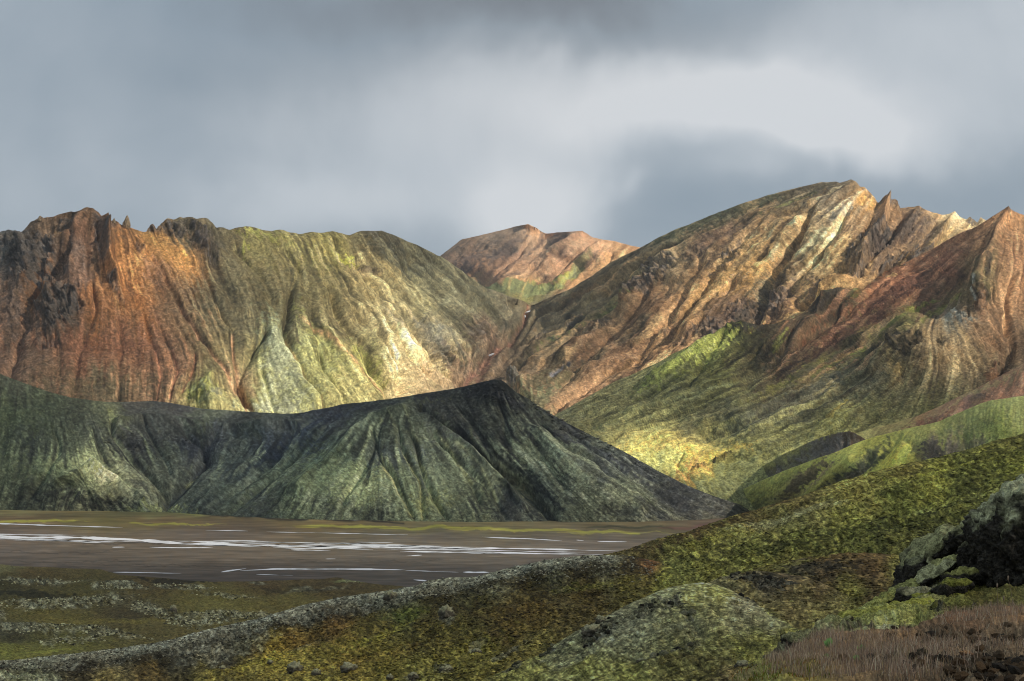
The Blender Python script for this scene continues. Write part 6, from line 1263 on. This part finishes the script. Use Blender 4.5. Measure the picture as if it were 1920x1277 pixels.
def scatter(layer, n, size, flat, mat, name, label, mask=None, col_of=None, jitter=.25, sink=.35, seed=1, tint=(.6, 1.5), smooth=True, xy=None):
    """many small lumps lying on a terrain patch, joined as one stuff object"""
    L = LAYERS[layer]
    g = np.random.default_rng(seed)
    Rr, Cc = L['P'].shape[:2]
    if xy is None:
        i = g.integers(0, Rr - 1, n * 3)
        j = g.integers(0, Cc - 1, n * 3)
        px, py = L['PX'][i, j], L['PY'][i, j]
        ok = (px > -60) & (px < 1980) & (py < 1300)
        if mask is not None:
            ok &= g.random(len(px)) < mask(px, py)
        i, j = i[ok][:n], j[ok][:n]
    P0 = L['P'][i, j]
    A0 = L['A'][i, j]
    m = len(i)
    if m == 0:
        return None
    s = size[0] * (size[1] / size[0]) ** g.random(m)
    th = g.random(m) * 6.283
    c, sn = np.cos(th), np.sin(th)
    el_ = .75 + .5 * g.random(m)
    B = ICO[None] * (1 + jitter * (g.random((m, 12, 1)) - .5) * 2)
    x = (B[..., 0] * el_[:, None])
    y = B[..., 1] / el_[:, None]
    V = np.stack([x * c[:, None] - y * sn[:, None], x * sn[:, None] + y * c[:, None], B[..., 2] * flat * (0.7 + .6 * g.random(m))[:, None]], -1) * s[:, None, None]
    V = V + P0[:, None] + np.array([0, 0, 1.0]) * (s * flat * (1 - sink * 2) * .5)[:, None, None]
    Fq = (ICF[None] + (np.arange(m) * 12)[:, None, None]).reshape(-1, 3)
    if col_of is None:
        Cv = A0 * (tint[0] * (tint[1] / tint[0]) ** g.random(m))[:, None]
    else:
        Cv = col_of(g, m, A0)
    Cv = np.repeat(np.clip(Cv, .006, .85)[:, None], 12, 1).reshape(-1, 3)
    o = mesh_obj(name, V.reshape(-1, 3), Fq, mat, colors=Cv, smooth=smooth)
    return tag(o, label, kind='stuff')


def em(*blobs):
    """mask from ellipses in photo space"""
    def f(x, y):
        m = np.zeros(x.shape)
        for b in blobs:
            m = np.maximum(m, b[5] * sstep(1.15, .7, ell(x, y, *b[:5]) + (fbm2(x / 12, y / 5, 3, 41) - .5) * .9))
        return m
    return f


def greys(lo, hi):
    a, b = lin(lo) / K_NEAR, lin(hi) / K_NEAR
    return lambda g, m, A0: a + (b - a) * (g.random(m) ** 1.6)[:, None]


everywhere = lambda x, y: .25 + .75 * sstep(.42, .6, fbm2(x / 30, y / 11, 3, 45))
scatter('slope', 15000, (.18, .42), .36, M_MOSS, 'moss_cushion', 'dense low moss cushions covering the long slope', everywhere, seed=3, tint=(.4, 1.35))
scatter('swell', 3500, (.16, .36), .42, M_MOSS, 'moss_cushion', 'heath tufts on the low swell', everywhere, seed=4, tint=(.5, 1.3))
scatter('ridge', 15000, (.17, .42), .36, M_MOSS, 'moss_cushion', 'yellow and olive moss cushions below the lava ridge', lambda x, y: everywhere(x, y) * sstep(18, 40, y - interp_poly(LT_RIDGE, x)), seed=5, tint=(.35, 1.4))
scatter('ridge', 10000, (.12, .34), .7, M_LAVA, 'lava_rubble', 'grey lichen covered lava rubble along the ridge crest', lambda x, y: sstep(46, 10, y - interp_poly(LT_RIDGE, x)) * sstep(1260, 1180, x), greys((34, 34, 36), (128, 132, 134)), seed=6, smooth=False)
scatter('knob', 3000, (.12, .3), .45, M_MOSS, 'moss_cushion', 'moss tufts on the dark hump', everywhere, seed=7)
scatter('knob', 1500, (.18, .5), .8, M_LAVA, 'lava_rubble', 'dark lava blocks on top of the hump', em((1440, 1093, 42, 14, 12, 1), (1400, 1082, 50, 6, 0, .7), (1410, 1135, 26, 4, 28, 1), (1380, 1120, 20, 3, 28, .7)), greys((20, 20, 22), (86, 88, 88)), seed=8, smooth=False)
scatter('mound', 11000, (.06, .16), .32, M_MOSS, 'moss_cushion', 'small grey green moss pads on the middle mound', everywhere, seed=9, tint=(.6, 1.25))
scatter('mound', 2600, (.16, .5), .8, M_LAVA, 'lava_rubble', 'dark lava blocks breaking out of the middle mound', em((1230, 1138, 60, 12, -22, 1), (1145, 1173, 36, 9, -35, 1), (1112, 1196, 30, 8, -30, 1), (1288, 1152, 22, 7, 50, 1), (1030, 1220, 20, 6, -30, .9), (1270, 1225, 44, 6, -12, .7), (960, 1250, 20, 5, -25, .8), (1390, 1115, 36, 4, 28, .7)), greys((20, 20, 22), (92, 96, 90)), seed=10, smooth=False)
scatter('low', 8000, (.2, .6), .7, M_LAVA, 'lava_rubble', 'strips of lichen grey lava rubble on the low heath', em((60, 1090, 100, 6, 0, .9), (230, 1100, 60, 6, 2, .9), (340, 1100, 60, 6, 5, .9), (430, 1118, 60, 4, 4, .7), (110, 1130, 130, 11, -3, 1), (300, 1150, 70, 12, 20, .8), (440, 1155, 90, 8, 2, .9), (380, 1168, 60, 6, 0, .9), (60, 1180, 80, 9, 0, .8), (200, 1186, 80, 9, 6, .9), (130, 1200, 60, 9, 0, .7), (0, 1150, 16, 14, 0, .9), (660, 1092, 20, 3, 0, .5)), greys((26, 28, 30), (156, 160, 148)), seed=11, smooth=False)
scatter('hill', 2500, (.8, 2.0), .6, M_HILL, 'scree_stone', 'loose dark stones on the steep hillside', em((940, 745, 60, 18, 30, 1), (1040, 785, 70, 12, 32, 1), (1150, 850, 90, 12, 28, .6), (250, 840, 60, 40, 20, .3), (350, 830, 90, 10, 5, .5)), lambda g, m, A0: A0 * (.5 + .9 * g.random(m))[:, None], seed=12, smooth=False)

# ---- single boulders
BV, BF = subdiv(ICO, ICF, 3)


def boulder_mesh(seed, size, stretch=(1, 1, .75), amp=.35, col_=(70, 70, 72), top=(120, 124, 116)):
    V = BV * np.array(stretch)
    n = lumpy(BV * 1.7 + seed * 7.7, 4, .6)
    V = V * (1 + amp * n)[:, None] * size
    t = sstep(.25, .75, BV[:, 2] + (pnoise3(BV * 3 + seed) * .8))[:, None]
    C = (lin(col_) * (1 - t) + lin(top) * t) / K_NEAR * (.75 + .6 * (pnoise3(BV * 6 + seed) + .3))[:, None]
    return V, np.clip(C, .01, .8)


def boulder(layer, px, py, wpx, label, seed, hfac=.75, name='boulder', cat='rock', **kw):
    P = surf(layer, px, py)
    s = wpx * P[1] / F / 2
    V, C = boulder_mesh(seed, s, (1, .9, hfac), **kw)
    o = mesh_obj(name, V, BF, M_LAVA, colors=C)
    o.location = (P[0], P[1] - s * .2, P[2] + s * hfac * .35)
    o.rotation_euler = (0, 0, seed * 1.3)
    return tag(o, label, cat)


boulder('ridge', 555, 1265, 34, 'widest of the knobbly lava boulders in the yellow moss at the bottom', 1)
boulder('ridge', 595, 1271, 20, 'round dark boulder just right of the widest one in the yellow moss', 2, .95)
boulder('ridge', 655, 1264, 34, 'long lava boulder standing apart on pale moss near the bottom edge', 3)
boulder('ridge', 732, 1274, 16, 'small low boulder at the bottom edge in front of the pale moss', 4)
boulder('ridge', 774, 1270, 20, 'pointed brown boulder at the bottom edge', 5, .9)
boulder('ridge', 418, 1252, 16, 'small boulder at the foot of the lava ridge', 6)
boulder('ridge', 508, 1247, 12, 'smallest boulder in the yellow moss left of the boulder row', 7)
boulder('ridge', 834, 1251, 28, 'flat dark boulder with two humps in the olive moss', 8, .55)
boulder('ridge', 890, 1213, 22, 'dark boulder halfway up the olive slope', 9)
boulder('ridge', 838, 1158, 30, 'tall purplish knob of lava in the green slope under the ridge', 10, 1.1)
boulder('ridge', 730, 1118, 30, 'rounded lava knob just below the ridge crest', 11)
boulder('low', 325, 1146, 13, 'dark upright stone standing on the low heath', 12, 1.5)
boulder('mound', 1110, 1190, 44, 'large cracked boulder on the left shoulder of the grey green mound', 13, .7)
boulder('mound', 1128, 1168, 24, 'block leaning on top of the left shoulder of the mound', 14)
boulder('mound', 1390, 1247, 26, 'dark boulder in the green moss left of the dry grass', 15, .7)
boulder('mound', 1270, 1222, 30, 'low grey boulder on the front of the mound', 16, .45)
boulder('mound', 1205, 1244, 20, 'flat dark boulder low on the front of the mound', 17, .5)
boulder('hill', 1008, 764, 7, 'upper dark block on the right skyline of the front hill', 18)
boulder('hill', 1028, 774, 9, 'biggest dark block on the right skyline of the front hill', 19, 1.0)
boulder('hill', 1054, 788, 7, 'lower dark block on the right skyline of the front hill', 20)
boulder('hill', 1122, 824, 6, 'lone small block farther down the right skyline of the front hill', 21)
boulder('plain', 1075, 0, 1, 'x', 22) if False else None
boulder('fore', 1732, 1245, 26, 'black stone with a flat face lying in the dry grass', 23, .9, name='stone', col_=(34, 32, 32), top=(60, 56, 54))
boulder('fore', 1812, 1237, 24, 'brown stone with a pale tip in the rubble', 24, .6, name='stone', col_=(70, 52, 44), top=(130, 104, 86))
boulder('fore', 1772, 1255, 28, 'reddish brown flat stone in front of the brown one', 25, .4, name='stone', col_=(60, 44, 40), top=(84, 66, 58))
boulder('outcrop', 1486, 1208, 46, 'grey mossy block at the lower end of the outcrop', 26, .8, amp=.28, col_=(40, 40, 42), top=(112, 116, 100))
boulder('outcrop', 1450, 1236, 40, 'dark cracked block where the outcrop meets the green moss', 27, .6, amp=.3, col_=(50, 48, 48), top=(104, 104, 98))

HV6, HF6 = subdiv(ICO, ICF, 6)
HV5, HF5 = subdiv(ICO, ICF, 5)


def lava_body(V0, Fc, px, py, Y, w, h, dpt, rot, seed, power, amp, name, parent=None, moss=.35, mosscol=(118, 124, 112), rockcol=(44, 44, 47)):
    """solid lump of clinkery lava, moss on what faces up; size in photo pixels at distance Y"""
    P = at(px, py, Y)
    m = Y / F
    U_ = V0 / (np.abs(V0) ** power).sum(1)[:, None] ** (1 / power)
    a = math.radians(rot)
    S_ = np.array([w / 2 * m, dpt / 2 * m, h / 2 * m])
    V = U_ * S_
    R_ = np.array([[math.cos(a), 0, math.sin(a)], [0, 1, 0], [-math.sin(a), 0, math.cos(a)]])
    V = V @ R_.T
    Nn = (V0 / S_) @ R_.T
    Nn /= np.linalg.norm(Nn, axis=1)[:, None]
    big = lumpy(V / .55 + seed * 3.3, 2, .5)
    mid = lumpy(V / .20 + seed * 5.1, 3, .6)
    up = Nn[:, 2] + .55 * pnoise3(V / .35 + seed) + .25 * pnoise3(V / .1 + seed)
    t = sstep(1 - moss - .25, 1 - moss + .2, up)
    tiny = lumpy(V / .07 + seed * 2.1, 2, .6)
    V = V + Nn * (amp * (big * .17 + mid * .10 * (1 - .45 * t) + tiny * .028 * (1 - .4 * t)))[:, None]
    rk = lin(rockcol) * (.6 + 1.1 * sstep(-.1, .5, pnoise3(V / .06 + seed)))[:, None]
    ms = lin(mosscol) * (.75 + .5 * (pnoise3(V / .09) + .5))[:, None]
    C = (rk * (1 - t[:, None]) + ms * t[:, None]) / K_NEAR
    o = mesh_obj(name, V, Fc, M_LAVA, parent=parent, colors=np.clip(C, .008, .7))
    o.location = P
    return o


o = lava_body(HV6, HF6, 1990, 1065, 26.5, 345, 340, 300, 0, 4, 2.5, 1.0, 'boulder', moss=.36, mosscol=(132, 140, 130))
tag(o, 'big black lava rock with a pale grey moss cap at the right edge', 'rock')
out = bpy.data.objects['lava_outcrop']
for k, (px, py, w, h, rot, Y, moss, mc_) in enumerate([
        (1745, 1036, 150, 52, -36, 28.7, .42, (112, 118, 100)), (1707, 1082, 100, 40, -56, 27.7, .2, (96, 102, 90)), (1800, 1022, 110, 60, -22, 28.7, .6, (120, 126, 96)), (1748, 1078, 110, 30, -32, 27.0, .5, (116, 122, 108)),
        (1782, 1056, 90, 28, -24, 27.2, .55, (118, 124, 96)), (1722, 1116, 74, 34, -4, 25.8, .25, (104, 108, 100)), (1780, 1102, 84, 24, -12, 25.4, .3, (84, 90, 50)), (1700, 1142, 130, 34, -8, 24.8, .6, (112, 118, 66)),
        (1625, 1160, 130, 38, -14, 24.4, .65, (110, 116, 70)), (1652, 1187, 110, 24, -6, 22.4, .7, (112, 118, 92)), (1556, 1174, 80, 30, -22, 23.8, .5, (104, 110, 88)), (1506, 1198, 60, 30, -24, 22.2, .45, (96, 100, 84)),
        (1785, 1138, 90, 34, -8, 23.6, .25, (90, 94, 60)), (1440, 1243, 70, 30, -28, 18.7, .25, (96, 98, 92)),
        (1815, 1004, 100, 60, -28, 27.8, .5, (120, 126, 108)), (1828, 1060, 70, 100, 6, 26.6, .15, (90, 94, 84)), (1692, 1112, 100, 30, -34, 27.0, .45, (110, 116, 84)), (1600, 1178, 150, 26, -8, 23.6, .6, (108, 114, 84)),
        (1800, 1085, 70, 40, -10, 26.0, .3, (98, 102, 70)), (1765, 1118, 100, 26, -6, 25.4, .55, (98, 104, 56)), (1660, 1126, 80, 28, -26, 26.4, .6, (112, 118, 80))]):
    lava_body(HV5, HF5, px, py, Y, w, h, max(w * .8, 60), rot, 20 + k, 2.2, .55, 'ledge', parent=out, moss=moss, mosscol=mc_)

# ---- rock pinnacles on the skylines


def pinnacle(layer, px, py, top_py, wpx, label, seed, lean=0.0, col_=(150, 134, 124)):
    P = surf(layer, px, py)
    m = P[1] / F
    h = (py - top_py) * m
    V = BV.copy()
    t = (V[:, 2] + 1) / 2
    r = (1 - t) ** .8 * 1.0 + .12
    V = np.stack([V[:, 0] * r * wpx * m / 2 + lean * t * wpx * m, V[:, 1] * r * wpx * m / 2, t * h * 1.15 - h * .15], -1)
    n = fbm3(np.stack([V[:, 0], V[:, 1], V[:, 2] * .4], -1) / (wpx * m * .6) + seed * 3.1, 4, .6, True)
    V[:, :2] += BV[:, :2] * (n * wpx * m * .08)[:, None]
    C = np.repeat((lin(col_) / K_L)[None], len(V), 0) * (.8 + .5 * pnoise3(BV * 4 + seed)[:, None])
    o = mesh_obj('rock_pinnacle', V, BF, M_ROCKY, colors=np.clip(C, .02, .8), smooth=False)
    o.location = P
    return tag(o, label, 'rock')


pinnacle('main', 236, 430, 405, 17, 'tall narrow rock tooth standing alone on the left skyline', 1, .1)
pinnacle('main', 212, 424, 413, 9, 'short rock tooth left of the tall one on the left skyline', 2)
pinnacle('main', 75, 416, 405, 9, 'small rock point on the far left crest', 7, 0)

# ---- snow patches by the valley stream
msn = bpy.data.materials.new('old_snow')
msn.use_nodes = True
T = NT(msn.node_tree)
o_ = T.n('ShaderNodeOutputMaterial')
s_ = T.n('ShaderNodeBsdfPrincipled', ins={'Base Color': (0.85, 0.87, 0.9, 1), 'Roughness': .6})
T.link(s_.outputs[0], o_.inputs[0])


def snow(px, py, w, h, rot, label, seed):
    P = surf('main', px, py)
    m = P[1] / F
    V = BV.copy()
    V = V * (1 + .35 * pnoise3(BV * 1.6 + seed))[:, None]
    a = math.radians(rot)
    x, z = V[:, 0] * w * m / 2, V[:, 2] * h * m / 2
    V = np.stack([x * math.cos(a) - z * math.sin(a), V[:, 1] * 3.0, x * math.sin(a) + z * math.cos(a)], -1)
    o = mesh_obj('snow_patch', V, BF, msn)
    o.location = (P[0], P[1] - 3, P[2] + 1)
    tag(o, label, 'snow')


snow(991, 582, 12, 4, 20, 'upper small snow patch beside the valley stream', 1)
snow(987, 587, 4, 8, 0, 'thin snow tongue hanging under the upper patch', 2)
snow(922, 658, 18, 4, 25, 'lower broken snow patch in the valley bottom', 3)

# ---- dry grass, shrubs, plants and stones of the foreground
mg = bpy.data.materials.new('grass_blade')
mg.use_nodes = True
T = NT(mg.node_tree)
o_ = T.n('ShaderNodeOutputMaterial')
at_ = T.n('ShaderNodeAttribute', attribute_name='albedo').outputs['Color']
df = T.n('ShaderNodeBsdfDiffuse', ins={'Color': at_})
tl = T.n('ShaderNodeBsdfTranslucent', ins={'Color': at_})
mx = T.n('ShaderNodeMixShader', ins={0: .3, 1: df.outputs[0], 2: tl.outputs[0]})
T.link(mx.outputs[0], o_.inputs[0])


def blades(layer, n, hgt, wid, cols, mask, name, label, seed, lean=.8, seg=2):
    L = LAYERS[layer]
    g = np.random.default_rng(seed)
    Rr, Cc = L['P'].shape[:2]
    i = g.integers(0, Rr - 1, n * 4)
    j = g.integers(0, Cc - 1, n * 4)
    px, py = L['PX'][i, j], L['PY'][i, j]
    ok = (g.random(len(px)) < mask(px, py)) & (px < 1990) & (py < 1300)
    i, j = i[ok][:n], j[ok][:n]
    m = len(i)
    P0 = L['P'][i, j] + np.stack([(g.random(m) - .5) * .03, (g.random(m) - .5) * .1, np.zeros(m)], -1)
    h = hgt[0] * (hgt[1] / hgt[0]) ** g.random(m)
    th = g.random(m) * 6.283
    ld = g.random(m) * 6.283
    la = lean * (g.random(m) ** 1.3) * h
    w = wid * (.6 + .8 * g.random(m))
    sx, sy = np.cos(th) * w / 2, np.sin(th) * w / 2
    pts = []
    for k in range(seg):
        f = k / seg
        b = P0 + np.stack([np.cos(ld) * la * f * f, np.sin(ld) * la * f * f, h * f - .004], -1)
        q = 1 - f * .5
        pts += [b - np.stack([sx * q, sy * q, 0 * sx], -1), b + np.stack([sx * q, sy * q, 0 * sx], -1)]
    tip = P0 + np.stack([np.cos(ld) * la, np.sin(ld) * la, h * (1 - .3 * (la / h) ** 2)], -1)
    pts.append(tip)
    V = np.stack(pts, 1)
    k = V.shape[1]
    tri = []
    for s in range(seg - 1):
        a = 2 * s
        tri += [(a, a + 1, a + 3), (a, a + 3, a + 2)]
    a = 2 * (seg - 1)
    tri.append((a, a + 1, a + 2))
    T_ = (np.array(tri)[None] + (np.arange(m) * k)[:, None, None]).reshape(-1, 3)
    cl = np.array([lin(c) / K_NEAR * np.array([.82, .95, 1.25]) for c in cols])
    C = cl[g.integers(0, len(cl), m)] * (.7 + .6 * g.random(m))[:, None]
    o = mesh_obj(name, V.reshape(-1, 3), T_, mg, colors=np.repeat(np.clip(C, .01, .8)[:, None], k, 1).reshape(-1, 3), smooth=False)
    return tag(o, label, kind='stuff')


DRY = [(122, 104, 94), (104, 90, 82), (146, 130, 118), (90, 78, 72), (112, 100, 78), (78, 70, 66), (122, 98, 82)]
blades('fore', 42000, (.02, .11), .0035, DRY, lambda x, y: (.35 + .65 * sstep(.38, .58, fbm2(x / 26, y / 9, 3, 88))) * em((1600, 1225, 190, 38, 4, 1), (1560, 1250, 130, 30, 0, .9), (1860, 1150, 110, 14, -4, .9), (1720, 1215, 120, 22, 0, .6), (1850, 1205, 120, 14, 0, .45), (1700, 1262, 90, 18, 0, .5))(x, y),
       'dry_grass', 'thin reddish brown dry grass over the near ground', 21)
blades('fore', 9000, (.05, .16), .004, [(150, 134, 122), (128, 108, 96), (110, 92, 84)], lambda x, y: sstep(.52, .66, fbm2(x / 14, y / 6, 3, 83)) * em((1620, 1225, 240, 44, 4, 1), (1870, 1160, 120, 20, -4, 1))(x, y),
       'dry_grass', 'taller clumps of bleached dry grass', 26, lean=1.1)
blades('fore', 9000, (.02, .06), .004, [(70, 62, 56), (90, 80, 70), (58, 52, 48), (106, 94, 80)], em((1780, 1225, 190, 60, 0, .8)), 'dry_grass', 'sparse broken straw among the dark rubble', 22, lean=1.4)
blades('fore', 16000, (.012, .035), .006, [(74, 82, 34), (66, 76, 30), (88, 86, 34), (100, 70, 34), (58, 66, 28), (92, 62, 34)], em((1470, 1268, 90, 20, -4, 1), (1400, 1275, 50, 8, 0, .8), (1510, 1272, 60, 10, 0, .9)), 'low_shrub', 'bright green and rusty low shrub cushion at the bottom edge', 23, lean=1.0)
blades('outcrop', 7000, (.015, .04), .006, [(96, 102, 66), (84, 90, 60), (74, 80, 50), (106, 110, 84)], em((1660, 1150, 90, 18, -10, .9), (1790, 1080, 40, 30, 0, .5), (1610, 1165, 50, 12, -5, .8)), 'moss_fringe', 'hairy pale green moss on the outcrop', 24, lean=1.6)

g_ = np.random.default_rng(77)
L_ = LAYERS['fore']
smesh = []
for k in range(5):
    V, C = boulder_mesh(50 + k, 1.0, (1, .85, .62), .38, (46, 42, 42), (78, 72, 68))
    V2, F2 = subdiv(ICO, ICF, 1)
    V2 = V2 * np.array((1, .85, .6)) * (1 + .5 * lumpy(V2 * 1.4 + k * 3.3, 3, .6))[:, None]
    c2 = np.repeat((lin([(52, 46, 44), (66, 58, 54), (44, 42, 44), (78, 66, 58), (58, 50, 44)][k]) / K_NEAR)[None], len(V2), 0)
    o = mesh_obj('stone', V2, F2, M_SOIL, colors=c2, smooth=False)
    smesh.append(o)
STONE_MASK = em((1800, 1195, 90, 12, 0, .6), (1860, 1255, 110, 26, 0, 1), (1760, 1248, 70, 16, 0, .7), (1900, 1190, 50, 10, 0, .7), (1700, 1190, 60, 8, 0, .3), (1640, 1245, 60, 14, 0, .3))
cnt = 0
while cnt < 260:
    i = g_.integers(0, L_['P'].shape[0] - 1)
    j = g_.integers(0, L_['P'].shape[1] - 1)
    px, py = L_['PX'][i, j], L_['PY'][i, j]
    if not (1380 < px < 1925 and py < 1282) or g_.random() > STONE_MASK(np.array([px]), np.array([py]))[0]:
        continue
    src = smesh[cnt % 5]
    o = src if cnt < 5 else src.copy()
    if cnt >= 5:
        col.objects.link(o)
    s = .015 * (3.4 ** g_.random())
    o.scale = (s, s, s)
    P = L_['P'][i, j]
    o.location = (P[0], P[1], P[2] + s * .3)
    o.rotation_euler = (g_.random() * .6, g_.random() * .6, g_.random() * 6.28)
    tag(o, 'small dark lava stone lying in the rubble among the dry grass', 'stone', 'lava stones in the foreground rubble')
    cnt += 1


def plant(px, py, s, label, seed):
    P = surf('fore', px, py)
    root = bpy.data.objects.new('plant', None)
    root.location = P
    root.empty_display_size = .02
    col.objects.link(root)
    tag(root, label, 'plant')
    g = np.random.default_rng(seed)
    ml = bpy.data.materials.get('leaf_green') or mg
    n = 8
    base = None
    V = []
    for t in np.linspace(0, 1, 7):
        w = .42 * math.sin(math.pi * min(1, t ** .8 * .96 + .04)) + .02
        V += [(-w, 0, t), (0, .06 * math.sin(t * 3), t + .0), (w, 0, t)]
    V = np.array(V)
    V[:, 1] -= .25 * V[:, 2] ** 2
    V[[0, 3, 6, 9, 12, 15, 18], 1] += .06
    V[[2, 5, 8, 11, 14, 17, 20], 1] += .06
    Q = []
    for k in range(6):
        a = 3 * k
        Q += [(a, a + 1, a + 4, a + 3), (a + 1, a + 2, a + 5, a + 4)]
    c = np.repeat((lin((92, 128, 92)) / K_NEAR)[None], 21, 0)
    for k in range(n):
        if base is None:
            o = mesh_obj('leaf', V, Q, mg, parent=root, colors=np.clip(c, 0, .6))
            base = o
        else:
            o = base.copy()
            col.objects.link(o)
            o.parent = root
        z = s * (.7 + .6 * g.random())
        o.scale = (z, z, z)
        o.location = ((g.random() - .5) * s * .6, (g.random() - .5) * s * .6, g.random() * s * .5)
        o.rotation_euler = (-.2 - .8 * g.random(), 0, k * 6.283 / n + g.random() * .6)
    st = np.array([(0, 0, -.3 * s), (.05 * s, 0, -.3 * s), (.04 * s, 0, s * .8), (0, 0, s * .8), (0, .05 * s, -.3 * s), (0, .04 * s, s * .8)])
    mesh_obj('stem', st, [(0, 1, 2), (0, 2, 3), (1, 4, 5), (1, 5, 2), (4, 0, 3), (4, 3, 5)], mg, parent=root, colors=np.repeat((lin((96, 104, 60)) / K_NEAR)[None], 6, 0), smooth=False)


plant(1556, 1219, .055, 'tallest blue green leafy plant in the dry grass', 1)
plant(1614, 1222, .05, 'wide blue green leafy plant right of the tallest one', 2)
plant(1552, 1243, .028, 'small low leafy plant below the tallest one', 3)
plant(1608, 1246, .03, 'small yellow green leafy plant below the wide one', 4)


def stalk(px, py, h, label, seed):
    P = surf('fore', px, py)
    g = np.random.default_rng(seed)
    root = bpy.data.objects.new('grass_stalk', None)
    root.location = P
    root.empty_display_size = .02
    col.objects.link(root)
    tag(root, label, 'grass')
    ax = g.random() * .3 - .15
    V, Q = [], []
    for k in range(6):
        t = k / 5
        r = .0035 * (1 - .5 * t)
        for a in range(3):
            V.append((ax * h * t * t + r * math.cos(a * 2.09), r * math.sin(a * 2.09), h * t - .01))
    for k in range(5):
        for a in range(3):
            Q.append((k * 3 + a, k * 3 + (a + 1) % 3, k * 3 + 3 + (a + 1) % 3, k * 3 + 3 + a))
    mesh_obj('stem', V, Q, mg, parent=root, colors=np.repeat((lin((96, 86, 78)) / K_NEAR * np.array([.8, .95, 1.25]))[None], len(V), 0))
    HV = ICO * np.array((.011, .011, .03)) * (1 + .3 * (g.random((12, 1)) - .5)) + np.array((ax * h, 0, h))
    mesh_obj('seed_head', HV, ICF, mg, parent=root, colors=np.repeat((lin((104, 92, 84)) / K_NEAR * np.array([.8, .95, 1.25]))[None], 12, 0))


stalk(1872, 1150, .26, 'dry grass stalk with a seed head left of the others before the black rock', 1)
stalk(1884, 1152, .18, 'short dry grass stalk between two taller ones before the black rock', 2)
stalk(1900, 1152, .34, 'tallest dry grass stalk in front of the black rock', 3)
